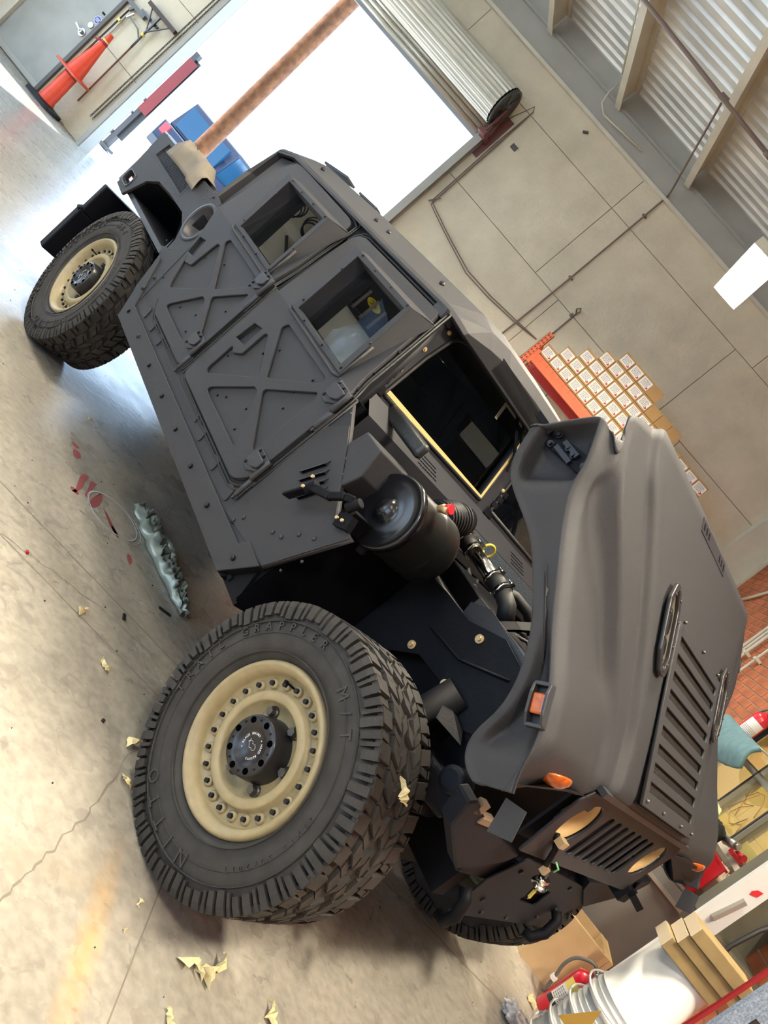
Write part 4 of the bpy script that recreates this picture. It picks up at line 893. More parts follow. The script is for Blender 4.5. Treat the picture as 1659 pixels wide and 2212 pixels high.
# crumpled clear plastic sheet over the seats, seen through the side windows
FILM = mat('clear_plastic_sheet', (0.22,0.28,0.36), 0.22, noise=0.35, nscale=6, bump=0.6, bscale=9)
def sheet(name, x0, x1, ztop, par, y=-0.90):
    m_ = MB(); N1, N2 = 22, 12; vs = []
    for i in range(N1+1):
        for j in range(N2+1):
            u, v = i/N1, j/N2; x = x0+(x1-x0)*u; zt = ztop[0]+(ztop[1]-ztop[0])*u**0.8; z = 1.10+(zt-1.10)*v
            vs.append((x+0.02*sin(9*v+3*u), y+0.16*v+0.03*sin(13*u+5*v)+0.02*sin(23*u-7*v)+0.012*random.uniform(-1,1), z+0.012*sin(15*u)))
    m_.add(vs, [(i*(N2+1)+j,(i+1)*(N2+1)+j,(i+1)*(N2+1)+j+1,i*(N2+1)+j+1) for i in range(N1) for j in range(N2)], True)
    return obj(name, m_, FILM, par)
o_ = sheet('seat_cover_film', -1.60, -0.98, (1.66, 1.36), TRK); o_ = sheet('seat_cover_film', -2.30, -1.86, (1.36, 1.62), TRK)
# ------------------------------------------------------------------ engine bay
ac = MB(); AX = frame((-0.462,-0.945,1.19),(1,0,0),(0,0,1))      # local z = -y (outward)
ac.lathe([(0.0,0.030),(0.030,0.028),(0.040,0.016),(0.052,0.008),(0.075,0.012),(0.10,0.006),(0.128,0.004),(0.134,0.010),(0.141,0.010),(0.145,0.0),(0.145,-0.018),(0.138,-0.02)], AX, 56)
aco = obj('air_cleaner', ac, GLOSS, TRK)
m_ = MB(); m_.lathe([(0.136,-0.018),(0.136,-0.17),(0.1365,-0.175),(0.139,-0.18),(0.139,-0.192),(0.136,-0.27),(0.136,-0.285),(0.12,-0.30),(0.0,-0.302)], AX, 56); obj('canister_body', m_, mat('semi_gloss_black',(0.012,0.012,0.012),0.28), aco)
m_ = MB()
for a in (-70, -100): 
    t = radians(a); p_ = AX @ Vector((0.148*cos(t),0.148*sin(t),-0.008)); m_.box((-0.015,-0.008,-0.02),(0.015,0.008,0.02), Matrix.Translation(p_) @ Matrix.Rotation(-t+pi/2,4,'Y'))
t = radians(55); p_ = AX @ Vector((0.148*cos(t),0.148*sin(t),-0.008))
obj('clamp_lugs', m_, DKM, aco)
m_ = MB(); m_.cyl((-0.40,-0.86,1.325),(-0.385,-0.86,1.350),0.013,n=8); m_.cyl((-0.392,-0.86,1.338),(-0.36,-0.865,1.352),0.016,n=6); bo = obj('brass_fitting', m_, BRASS, aco)
m_ = MB(); m_.cyl((-0.375,-0.86,1.350),(-0.36,-0.862,1.362),0.018,n=10); obj('red_cap', m_, mat('red_plastic',(0.55,0.02,0.03),0.4), bo)
# fan of round ducts behind the canister
m_ = MB(); pts = [(-0.555,-0.64,1.285),(-0.585,-0.56,1.325),(-0.605,-0.48,1.335)]
m_.tube(pts, [0.060,0.060,0.055], 20)
for k in range(8):
    q_ = Vector(pts[0]).lerp(Vector(pts[2]), k/8); d_ = (Vector(pts[2])-Vector(pts[0])).normalized(); m_.cyl(q_, q_+d_*0.010, 0.068, n=20)
m_.tube([(-0.605,-0.48,1.335),(-0.64,-0.42,1.33),(-0.69,-0.37,1.31),(-0.74,-0.33,1.27)], [0.062,0.058,0.052,0.05], 18); m_.cyl((-0.61,-0.465,1.335),(-0.625,-0.45,1.334),0.064,n=18)
obj('corrugated_intake_hose', m_, RUB2, TRK)
# chrome coolant tube with clamps
m_ = MB(); A_, B_ = Vector((-0.655,-0.30,1.290)), Vector((-0.32,-0.30,1.288)); m_.cyl(A_, B_, 0.0315, n=24); ct = obj('chrome_tube', m_, CHR, TRK)
m_ = MB(); m_.cyl((-0.655,-0.30,1.29),(-0.575,-0.30,1.289),0.0375,n=20); obj('hose_coupler', m_, RUB2, ct); m_ = MB(); m_.cyl((-0.425,-0.30,1.288),(-0.33,-0.30,1.288),0.0385,n=20); m_.tube([(-0.34,-0.30,1.288),(-0.28,-0.30,1.27),(-0.23,-0.29,1.22)],0.036,14); obj('hose_coupler', m_, RUB2, ct)
for x in (-0.645,-0.580,-0.415,-0.345):
    m_ = MB(); m_.cyl((x-0.009,-0.30,1.289),(x+0.009,-0.30,1.289),0.0415,n=28); m_.box((x-0.009,-0.315,1.325),(x+0.009,-0.285,1.342)); m_.cyl((x,-0.335,1.335),(x,-0.27,1.335),0.004,n=8); obj('hose_clamp', m_, CHR, ct)
rr = random.Random(3)
m_ = MB()
for k in range(26):
    y0 = rr.uniform(-0.22,0.60); x0 = rr.uniform(-0.80,-0.15); pts = [(x0,y0,rr.uniform(1.08,1.16))]
    for q in range(4): pts.append((pts[-1][0]+rr.uniform(-0.02,0.13), pts[-1][1]+rr.uniform(-0.07,0.14), min(1.22,max(1.05,pts[-1][2]+rr.uniform(-0.06,0.08)))))
    m_.tube(pts, rr.choice([0.005,0.008,0.011,0.018]), 7)
obj('engine_hoses', m_, RUB2, TRK, kind='stuff')
m_ = MB()
for k in range(16):
    p_ = Vector((rr.uniform(-0.72,-0.1), rr.uniform(-0.35,0.5), rr.uniform(1.14,1.24))); d_ = Vector((rr.uniform(-1,1),rr.uniform(-1,1),rr.uniform(-.4,.4))).normalized()*0.03; m_.cyl(p_, p_+d_, rr.uniform(0.008,0.02), n=10)
obj('engine_fittings', m_, STEEL, TRK, kind='stuff')
m_ = MB(); m_.tube([(-0.44,-0.18,1.27),(-0.40,-0.12,1.30),(-0.34,-0.06,1.30),(-0.27,-0.02,1.26)], 0.024, 12); obj('heater_hose', m_, RUB2, TRK)
m_ = MB(); m_.lathe([(0.030+0.006*cos(t*pi/4),0.006*sin(t*pi/4)) for t in range(8)], frame((-0.66,-0.12,1.325),(0.3,1,0),(0,0,1)), 20, True); obj('dipstick_ring', m_, mat('yellow_plastic',(0.65,0.50,0.06),0.4), TRK)
m_ = MB(); m_.cyl((-0.74,-0.05,1.27),(-0.72,-0.04,1.30),0.014,n=10); obj('green_connector', m_, mat('green_plastic',(0.22,0.42,0.10),0.4), TRK)
m_ = MB(); m_.box((-0.75,-0.42,0.75),(-0.05,0.42,1.12)); m_.box((-0.65,-0.30,1.10),(-0.15,0.30,1.20)); m_.box((0.10,-0.50,0.70),(0.26,0.50,1.15)); m_.cyl((-0.02,0.0,0.98),(0.04,0.0,0.98),0.24,n=24); obj('engine_block', m_, BLK, TRK)
for k, (x0, y0) in enumerate(((-0.16,-0.38),(0.0,-0.38))):            # flat black support loops
    m_ = MB(); pts = [Vector((x0-0.02,y0,1.215)), Vector((x0-0.005,y0+0.05,1.26)), Vector((x0,y0+0.12,1.30)), Vector((x0,y0+0.22,1.325)), Vector((x0,y0+0.45,1.33))]
    for a_, b_ in zip(pts, pts[1:]): m_.bar(a_, b_+(b_-a_)*0.05, 0.045, 0.012, up=(0,-0.4,1))
    obj('support_strap', m_, BLK, TRK)
m_ = MB(); m_.prism([(-0.26,1.12),(-0.28,1.19),(-0.20,1.235),(0.05,1.225),(0.10,1.17),(0.02,1.14)], 0.0, 0.006, side_M(-0.47)); m_.cyl((-0.20,-0.478,1.19),(-0.20,-0.47,1.19),0.010); obj('side_bracket', m_, PAINT2, TRK)
m_ = MB(); m_.bar((-0.28,-0.455,1.21),(0.06,-0.44,1.225),0.012,0.03); m_.bar((0.02,-0.3,1.20),(0.04,-0.28,1.02),0.03,0.02); m_.bar((0.0,-0.2,1.22),(0.10,-0.16,1.05),0.05,0.02); obj('worn_metal_edge', m_, GRYM, TRK)
m_ = MB(); m_.tube([(-0.50,-0.48,1.135),(-0.40,-0.48,1.125),(-0.26,-0.46,1.13)],0.014,10); obj('brake_hose', m_, RUB2, TRK)
# inner wheelhouse liner
m_ = MB(); pf = [(-0.50,0.60),(-0.50,1.08),(-0.455,1.125),(-0.36,1.14),(-0.2,1.15),(-0.05,1.22),(0.10,1.205),(0.18,1.15),(0.20,0.98),(0.12,0.93),(-0.02,0.955),(-0.22,0.93),(-0.36,0.80),(-0.46,0.60)]
m_.prism(pf, 0.0, 0.01, side_M(-0.50)); 
m_.add([(-0.02,-0.515,0.955),(0.12,-0.515,0.93),(0.20,-0.60,0.92),(0.08,-0.62,0.90)], [(0,1,2,3)])
ln, _ = both('wheelhouse_liner', m_, mat('liner_black',(0.003,0.004,0.007),0.6,bump=0.15,bscale=60,spec=0.18))
m_ = MB(); m_.tube([(-0.28,-0.512,1.02),(-0.10,-0.514,1.045),(0.08,-0.514,1.15)],0.006,6); m_.bar((0.185,-0.515,1.16),(0.205,-0.52,0.96),0.012,0.02); obj('liner_crease', m_, BLK, ln)
for x, z in ((-0.27,0.925),(-0.115,1.145),(-0.06,0.955)):
    m_ = MB(); m_.cyl((x,-0.510,z),(x,-0.515,z),0.017,n=16); m_.cyl((x,-0.515,z),(x,-0.524,z),0.010,n=8); obj('liner_bolt', m_, BRASS, ln)
m_ = MB(); m_.add([(-0.50,-1.04,0.60),(-0.50,-0.51,0.60),(-0.50,-0.51,1.08),(-0.50,-0.86,1.06),(-0.44,-1.04,1.05),(-0.54,-1.05,0.745)], [(0,1,2,3,4,5)]); both('wheelhouse_rear_wall', m_, BLK)
m_ = MB(); m_.box((-0.90,-1.03,0.58),(-0.50,-0.45,0.60)); m_.box((-2.6,-1.04,0.60),(-0.6,-0.45,0.62)); both('floor_pan', m_, BLK)
# mirror bracket arm and mirror folded back on the cowl
m_ = MB(); 
P_ = [(-0.565,-1.16,0.985),(-0.545,-1.17,1.045),(-0.52,-1.175,1.07)]
m_.bar((-0.655,-1.12,0.955),(-0.595,-1.13,1.045),0.012,0.040,up=(0,1,0)); m_.cyl((-0.605,-1.13,1.03),(-0.585,-1.13,1.075),0.019,n=16); m_.bar((-0.60,-1.13,1.05),(-0.49,-1.14,1.095),0.026,0.028); m_.bar((-0.495,-1.14,1.093),(-0.455,-1.135,1.135),0.026,0.026); m_.bar((-0.455,-1.135,1.135),(-0.43,-1.12,1.150),0.026,0.026); m_.cyl((-0.425,-1.12,1.115),(-0.400,-1.12,1.165),0.018,n=16)
ma = obj('mirror_arm', m_, BLK, TRK); bevel(ma, 0.004)
m_ = MB(); m_.box((-0.475,-1.06,1.055),(-0.44,-0.96,1.12)); m_.bar((-0.46,-1.065,1.06),(-0.40,-1.07,1.09),0.03,0.05); obj('mirror_bracket', m_, BLK, ma)
m_ = MB(); 
for p in ((-0.452,-1.085,1.065),(-0.427,-1.085,1.075),(-0.600,-1.15,1.035),(-0.605,-1.15,1.08)): m_.cyl(p,(p[0],p[1]-0.008,p[2]),0.006,n=8)
obj('arm_bolts', m_, BRASS, ma, kind='stuff')
m_ = MB(); m_.box((-0.955,-0.86,1.365),(-0.66,-0.82,1.43)); mr_ = obj('folded_mirror', m_, mat('mirror_shell',(0.02,0.02,0.02),0.4,bump=0.2,bscale=100), TRK); mr_.modifiers.new('b','BEVEL').width = 0.018; mr_.modifiers['b'].segments = 4
# ------------------------------------------------------------------ grille and front end
GM = Matrix(((0,0,1,0.545),(1,0,0,0),(0,1,0,0),(0,0,0,1)))     # (y, z, forward)
go_ = rnd([(-0.545,0.90),(-0.585,1.14),(-0.55,1.19),(0.55,1.19),(0.585,1.14),(0.545,0.90)], 0.02)
hl = lambda s_: [(s_*0.415+0.088*cos(2*pi*k/32), 1.068+0.088*sin(2*pi*k/32)) for k in range(32)]
gsl = [rnd([(0.083*k-0.249-0.027,0.955),(0.083*k-0.249+0.027,0.955),(0.083*k-0.249+0.026,1.145),(0.083*k-0.249-0.026,1.145)], 0.02, 4) for k in range(7)]
gl2 = obj('front_grille', plate(go_, [hl(-1), hl(1)]+gsl, -0.01, 0.0, GM, 0.004), mat('grille_grey',(0.012,0.015,0.022),0.5,spec=0.3), TRK)
m_ = MB(); m_.box((0.49,-0.53,0.92),(0.50,0.53,1.18)); obj('grille_void', m_, BLK, gl2)
m_ = MB(); m_.bar((0.55,-0.55,1.205),(0.55,0.55,1.205),0.03,0.02); obj('grille_top_rail', m_, PAINT2, gl2)
for s_ in (-1, 1):
    T_ = GM @ Matrix.Translation((s_*0.415,1.068,-0.012))
    m_ = MB(); m_.lathe([(0.088,0.0),(0.074,-0.012),(0.070,-0.03)], T_, 32); m_.lathe([(0.070,-0.03),(0.0,-0.032)], T_, 32); 
    hr = obj('headlight_bucket', m_, mat('tan_primer',(0.42,0.28,0.12),0.5,noise=0.15,nscale=15), gl2)
    m_ = MB(); m_.box((-0.012,0.045,-0.03),(0.012,0.07,-0.005), T_); m_.box((-0.07,-0.03,-0.03),(-0.045,-0.01,-0.005), T_); obj('bucket_clips', m_, DKM, hr)
m_ = MB(); m_.tube([(0.53,-0.42,1.00),(0.56,-0.405,0.965),(0.565,-0.38,0.93),(0.56,-0.34,0.90)],0.010,8); hw_ = obj('headlight_wiring', m_, BLK, TRK)
m_ = MB(); m_.box((0.55,-0.45,0.985),(0.575,-0.405,1.01)); obj('tan_connector', m_, mat('tan_connector',(0.34,0.25,0.14),0.5), hw_); m_ = MB(); m_.box((0.56,-0.35,0.875),(0.58,-0.325,0.90)); obj('tan_connector', m_, mat('tan_connector',(0.34,0.25,0.14),0.5), hw_)
m_ = MB(); m_.tube([(0.575,-0.35,0.935),(0.59,-0.33,0.925),(0.585,-0.32,0.905)],0.003,6); obj('green_wire', m_, mat('green_wire',(0.20,0.55,0.25),0.4), hw_)
m_ = MB(); c0_ = Vector((0.565,-0.25,0.855)); dv = Vector((0.08,0.25,-0.9)).normalized(); m_.cyl(c0_, c0_+dv*0.02, 0.020, n=14); m_.cyl(c0_+dv*0.02, c0_+dv*0.035, 0.027, 0.030, 18); m_.cyl(c0_+dv*0.035, c0_+dv*0.045, 0.030, 0.012, 18); m_.bar(c0_+dv*0.045, c0_+dv*0.095, 0.012, 0.008); lb = obj('led_headlight_bulb', m_, CHR, TRK)
m_ = MB(); m_.bar(c0_+dv*0.055+Vector((0.005,-0.003,0)), c0_+dv*0.088+Vector((0.005,-0.003,0)), 0.009, 0.007); obj('led_chip', m_, mat('led_yellow',(0.75,0.65,0.15),0.4), lb)
m_ = MB(); m_.tube([c0_, c0_+Vector((-0.01,-0.02,0.03)), (0.55,-0.31,0.905)],0.006,6); obj('bulb_lead', m_, RUB2, lb)
# bumper outriggers, cross member and skid plate
m_ = MB(); m_.prism([(-0.60,0.72),(-0.88,0.86),(-0.93,0.95),(-0.90,0.965),(-0.72,0.905),(-0.36,0.845),(-0.40,0.80)], -0.06, 0.0, Matrix(((0,0,1,0.50),(1,0,0,0),(0,1,0,0),(0,0,0,1)))); b1, b2 = both('bumper_outrigger', m_, SHADEP); bevel(b1, 0.006)
m_ = MB(); m_.box((0.47,-0.80,0.905),(0.505,-0.70,0.925)); m_.box((0.475,-0.86,0.925),(0.50,-0.82,0.965)); obj('tan_hinge_bracket', m_, mat('tan_bracket',(0.20,0.14,0.085),0.5), TRK)
m_ = MB(); m_.box((0.44,-0.50,0.68),(0.47,0.62,0.80)); m_.add([(0.47,-0.36,0.80),(0.47,0.70,0.80),(0.40,0.70,0.86),(0.40,-0.36,0.86)],[(0,1,2,3)]); bevel(obj('front_cross_member', m_, SHADEP, TRK), 0.01)
sk = [(-0.30,0.52),(0.46,0.545),(0.60,0.70),(0.56,0.80),(-0.25,0.84),(-0.33,0.70)]
wn = rnd([(0.05,0.655),(0.22,0.645),(0.20,0.735),(0.06,0.725)],0.012)
m_ = plate(rnd(sk,0.03), [wn], -0.008, 0.0, Matrix(((0,0,1,0.49),(1,0,0,0),(0,1,0,0),(0,0,0,1))), 0.002); sk_ = obj('skid_plate', m_, SHADEP, TRK)
m_ = MB(); m_.box((0.455,-0.05,0.60),(0.465,0.30,0.78)); obj('skid_recess', m_, BLK, sk_)
m_ = MB(); dots([(-0.20,0.62),(-0.1,0.56),(0.12,0.56),(0.35,0.60),(0.42,0.66),(0.3,0.78),(-0.2,0.78)], Matrix(((0,0,1,0.49),(1,0,0,0),(0,1,0,0),(0,0,0,1))), 0.010, 0.008, 8, m_); obj('skid_bolts', m_, DKM, sk_, kind='stuff')
for s_ in (-1, 1):
    m_ = MB(); m_.tube([(0.50,s_*0.42,0.66),(0.53,s_*0.42,0.64),(0.545,s_*0.40,0.58),(0.53,s_*0.38,0.53),(0.50,s_*0.37,0.52)],0.022,10); obj('tow_shackle', m_, BLK, TRK)
for s_ in (-1, 1):
    m_ = MB(); m_.bar((0.10,s_*0.45,0.42),(0.02,s_*0.78,0.36),0.16,0.05); m_.bar((-0.22,s_*0.45,0.42),(-0.02,s_*0.78,0.36),0.06,0.05); m_.bar((0.10,s_*0.50,0.70),(0.02,s_*0.76,0.62),0.14,0.04); m_.bar((-0.18,s_*0.50,0.70),(-0.02,s_*0.76,0.62),0.05,0.04)
    m_.cyl((0.0,s_*0.50,0.98),(0.0,s_*0.62,0.45),0.065,n=18); m_.cyl((0.0,s_*0.72,0.46),(0.0,s_*0.82,0.46),0.16,n=20); m_.cyl((0.08,s_*0.55,0.62),(0.20,s_*0.80,0.60),0.028,n=12)
    m_.cyl((0.24,s_*0.50,0.71),(0.24,s_*0.62,0.71),0.05,n=16); m_.bar((0.20,s_*0.38,0.60),(0.20,s_*0.38,0.90),0.05,0.03); obj('front_suspension', m_, BLK, TRK)
m_ = MB(); m_.bar((0.12,-0.42,0.74),(0.30,-0.66,0.80),0.15,0.10); m_.cyl((0.30,-0.68,0.86),(0.30,-0.58,0.86),0.045,n=18); bevel(obj('control_arm_mount', m_, SHADEP, TRK), 0.015)
m_ = MB(); m_.box((0.50,0.56,0.86),(0.56,0.66,0.93)); m_.bar((0.56,0.58,0.92),(0.60,0.66,0.90),0.04,0.03); m_.tube([(0.50,0.52,0.92),(0.54,0.60,0.97),(0.53,0.70,0.90)],0.010,7); obj('left_wiring_plug', m_, BLK, TRK)
# rag draped on the bed rail is a thing of its own
def V(x, y, z): return V2B @ Vector((x, y, z))
def cloth(name, label, cat, pts_fn, nu, nv, m, group=None, th=0.003, parent=None):
    vs = [tuple(pts_fn(i/nu, j/nv)) for i in range(nu+1) for j in range(nv+1)]
    m_ = MB(); m_.add(vs, [(i*(nv+1)+j,(i+1)*(nv+1)+j,(i+1)*(nv+1)+j+1,i*(nv+1)+j+1) for i in range(nu) for j in range(nv)], True)
    o = obj(name, m_, m); md = o.modifiers.new('s','SOLIDIFY'); md.thickness = th; md.offset = 0
    if label: tag(o, label, cat, group)
    return o
def ragf(u, v):
    x = -3.66+0.62*u; s = v*0.36
    if s < 0.10: y, z = -1.062-0.015*sin(9*u)*(1-v), 1.352-(0.10-s)*0.9
    elif s < 0.2: y, z = -1.062+(s-0.10)*0.9, 1.358+0.04*abs(sin(7*u))+0.02*sin(17*u)
    else: y, z = -0.965+0.02*sin(12*u), 1.36-(s-0.2)*0.8
    z += 0.035*sin(3.1*u)*(1 if 0.08 < s < 0.24 else 0.3)
    return V(x+0.02*sin(8*v+3*u), y-0.016+0.006*sin(21*u), z+0.012)
cloth('cloth_rag', 'beige cloth draped over the side rail of the truck bed', 'cloth', ragf, 30, 16, mat('beige_cloth',(0.20,0.17,0.13),0.85,noise=0.2,nscale=8))
# ------------------------------------------------------------------ office windows in the brick wall
ALU = mat('grey_aluminium', (0.30,0.29,0.26), 0.4, metal=0.3); DKF = mat('dark_gasket', (0.03,0.025,0.02), 0.5)
YY = [0.9, 1.62, 2.26, 2.80, 3.5]
w1 = MB()
for y in YY: w1.box((XR-0.02,y-0.022,WZ0),(XR+0.06,y+0.022,WZ1))
for z in (WZ0+0.02, 1.655, WZ1-0.02): w1.box((XR-0.022,WY0,z-0.025),(XR+0.06,WY1,z+0.025))
win1 = struct(obj('window_1', w1, ALU)); m = MB()
for y in YY[1:-1]: m.box((XR-0.026,y-0.009,WZ0+0.04),(XR-0.018,y+0.009,WZ1-0.04))
obj('window_gasket', m, DKF, win1)
for a, b in zip(YY, YY[1:]):
    for z0, z1 in ((WZ0+0.045,1.63),(1.68,WZ1-0.045)):
        m = MB(); m.box((XR+0.01,a+0.022,z0),(XR+0.014,b-0.022,z1)); obj('window_pane', m, WGLASS, win1)
m = MB(); m.box((XR-0.07,WY0-0.1,WZ0-0.035),(XR+0.06,WY1+0.05,WZ0)); obj('window_sill', m, CREAM, win1)
m = MB(); m.box((XR+0.3,-0.6,0.5),(XR+2.2,4.6,0.52)); m.box((XR+2.2,-0.6,0.5),(XR+2.24,4.6,3.0)); m.box((XR+0.3,4.6,0.5),(XR+2.24,4.64,3.0)); m.box((XR+0.3,-0.64,0.5),(XR+2.24,-0.6,3.0)); m.box((XR+0.3,-0.64,3.0),(XR+2.24,4.64,3.04))
o = struct(obj('wall_office', m, mat('office_wall_yellow',(0.62,0.54,0.32),0.8,noise=0.15,nscale=2)))
def area(name, loc, sx, sy, e, col=(1,0.92,0.78), rot=(0,0,0)):
    l = bpy.data.lights.new(name, 'AREA'); l.shape = 'RECTANGLE'; l.size = sx; l.size_y = sy; l.energy = e; l.color = col
    o = bpy.data.objects.new(name, l); COL.objects.link(o); o.location = loc; o.rotation_euler = rot; return o
area('office_lamp_light', (XR+1.2, 2.4, 2.9), 0.3, 1.2, 90, (1,0.85,0.55))
m = MB()     # marker scribble on the pane
def scr(pts): m.tube([(XR+0.006, y, z) for y, z in pts], 0.003, 5)
scr([(2.36,1.45),(2.44,1.56),(2.52,1.60),(2.62,1.58),(2.66,1.50),(2.60,1.46),(2.50,1.50),(2.60,1.42),(2.62,1.34),(2.50,1.30),(2.38,1.36)]); scr([(2.70,1.36),(2.58,1.58)]); scr([(2.72,1.58),(2.54,1.36)]); scr([(2.34,1.30),(2.40,1.42),(2.46,1.30)])
o = obj('marker_scribble', m, mat('brown_marker',(0.30,0.17,0.08),0.6), win1)
m = MB(); m.box((XR+0.02,1.45,1.26),(XR+0.03,2.2,1.33)); obj('yellow_tape_strip', m, mat('yellow_tape',(0.80,0.66,0.15),0.6), win1)
# pipes on the brick wall
for i, (y, z, r, mm) in enumerate(((5.20,2.30,0.020,CREAM),(5.10,2.30,0.017,CREAM),(5.00,2.30,0.018,CREAM),(4.67,2.10,0.014,CREAM))):
    m = MB(); m.cyl((XR-0.05,y,0.9),(XR-0.05,y,5.9),r,n=10)
    for zz in (1.4,2.35,3.4,4.4): m.box((XR-0.07,y-0.035,zz),(XR-0.002,y+0.035,zz+0.03))
    tag(obj('conduit_pipe', m, mm), ['outermost cream conduit running up the brick wall','middle cream conduit of three running up the brick wall','third cream conduit from the corner on the brick wall','single thinner conduit standing apart on the brick wall'][i], 'pipe', 'conduits on the brick wall')
m = MB(); m.tube([(XR-0.03,6.7,2.9),(XR-0.04,6.5,2.97),(XR-0.03,6.3,3.10),(XR-0.04,6.1,3.16),(XR-0.03,5.9,3.3),(XR-0.03,5.75,3.45)],0.018,8); tag(obj('white_cable', m, mat('dirty_white_cable',(0.62,0.55,0.45),0.6)), 'thin white cable sagging across the top of the brick wall', 'cable')
# ------------------------------------------------------------------ fluorescent fixtures
LAMPM = mat('lit_tube', (1,0.95,0.85), 0.5, emit=(1,0.93,0.80), estr=9.0); FIXM = mat('fixture_enamel', (0.72,0.66,0.50), 0.35)
def fixture(x, y, z, label, e=130):
    t = thing('ceiling_light', label, 'light', (x, y, z), 0, 'fluorescent shop lights')
    m = MB(); L, W = 1.22, 0.27
    m.box((-W/2,-L/2,0.06),(W/2,L/2,0.075)); 
    for s in (-1,1): m.add([(s*W/2,-L/2,0),(s*W/2,L/2,0),(s*W*0.36,L/2,0.06),(s*W*0.36,-L/2,0.06)],[(0,1,2,3)]); m.box((-W/2,s*L/2-0.004,0.0),(W/2,s*L/2+0.004,0.075)); m.bar((s*0.0,s*0.4,0.08),(0.0,s*0.4,1.55),0.012)
    obj('housing', m, FIXM, t)
    for k in range(4):
        m = MB(); xx = (-1.5+k)*0.062; m.cyl((xx,-L/2+0.03,0.03),(xx,L/2-0.03,0.03),0.014,n=12); obj('tube', m, LAMPM, t)
    l = area('shop_light', (x, y, z+0.052), 0.20, 1.04, e, (1,0.885,0.70)); l.visible_camera = False if False else True
    return t
fixture(-0.95, 3.8, 4.15, 'lit four-tube shop light hanging in front of the cream wall', 330)
for i, (x, y) in enumerate(((-0.95, 0.1), (-3.6, 0.2), (-3.6, -3.4), (-0.95, -4.2), (-6.6, 0.2), (-6.6, -3.4), (0.9, -1.5))):  # last one added, unseen, to put more light on the hood
    fixture(x, y, 4.15, e=(320,170,60,190,150,60,330)[i], label=['shop light nearest above the hood','shop light above the doors of the truck','shop light behind the camera on the left','shop light behind the camera on the right','shop light left of the truck','shop light far left behind the camera','added unseen shop light, brightening the hood from the right'][i])
# ------------------------------------------------------------------ overhead pipes and cables
m = MB(); m.cyl((-6.0,4.78,5.66),(1.8,5.72,5.66),0.022,n=10)
for x in (-3.85,-2.52,-1.19): m.box((x-0.05,5.04+(x+3.9)*0.12,5.655),(x+0.05,5.08+(x+3.9)*0.12,5.71))
m.cyl((-1.85,5.28,5.66),(-1.75,5.29,5.66),0.034,n=8); tag(obj('sprinkler_pipe', m, PIPE), 'rusty brown pipe running overhead below the corrugated ceiling', 'pipe')
m = MB(); m.tube([(-2.50,5.25,5.64),(-2.52,6.4,5.62),(-2.535,7.50,5.60),(-2.535,7.60,5.56),(-2.535,7.61,4.0),(-2.56,7.61,2.30)],0.013,8)
for z in (5.2,4.0): m.box((-2.57,7.60,z),(-2.50,7.65,z+0.02))
tag(obj('branch_pipe', m, PIPE), 'thin red-brown pipe coming down the cream wall behind the truck', 'pipe')
m = MB(); m.tube([(-2.12,7.62,3.15),(-2.12,7.62,3.70),(-2.118,7.60,3.76)],0.012,8); m.tube([(-2.118,7.60,3.76),(-2.10,7.57,3.80),(-2.13,7.56,3.84),(-2.16,7.58,3.80),(-2.13,7.60,3.77)],0.012,6); m.bar((-2.15,7.6,3.68),(-2.15,7.6,3.73),0.03); tag(obj('hooked_rod', m, PIPE), 'short brown rod with a curled top on the wall above the rack', 'rod')
m = MB()
for off in (0.0, 0.03): m.tube([(-4.78,7.615,4.52),(-4.60,7.615,5.08),(-4.56,7.62,5.02),(-4.575+off,7.62,4.4),(-4.565+off,7.62,3.32),(-4.54,7.62,3.285-off),(-4.20,7.62,3.20-off),(-3.95,7.62,3.145-off),(-3.5,7.62,3.06-off*1.3),(-3.04,7.62,3.075-off*1.2),(-2.6,7.62,3.12-off),(-2.2,7.62,3.165)],0.008,6)
m.bar((-4.60,7.62,3.26),(-4.50,7.60,3.40),0.012); tag(obj('door_control_cable', m, PIPE), 'pair of thin cables running down beside the doorway then sagging to the rack', 'cable')
m = MB(); m.tube([(-4.05,7.5,6.0),(-4.02,7.4,5.80),(-3.98,7.42,5.66),(-3.86,7.46,5.60),(-3.55,7.5,5.64),(-3.2,7.53,5.68)],0.012,6); m.tube([(-4.05,7.3,6.02),(-4.06,5.0,5.98)],0.012,6); tag(obj('ceiling_cable', m, CREAM), 'cream cable looping down from the ceiling joist', 'cable')
m = MB(); m.box((-4.42,7.625,4.52),(-4.33,7.65,4.585)); m.cyl((-4.375,7.62,4.55),(-4.375,7.625,4.55),0.018,n=8); bevel(tag(obj('wall_box', m, mat('brown_box',(0.10,0.085,0.07),0.5)), 'small dark square box on the wall right of the roller door', 'box'), 0.004)
m = MB(); m.bar((-3.92,7.63,5.33),(-3.86,7.62,5.37),0.04,0.02); tag(obj('wall_bracket', m, mat('brown_box',(0.10,0.085,0.07),0.5)), 'tiny dark bracket high on the cream wall', 'bracket')
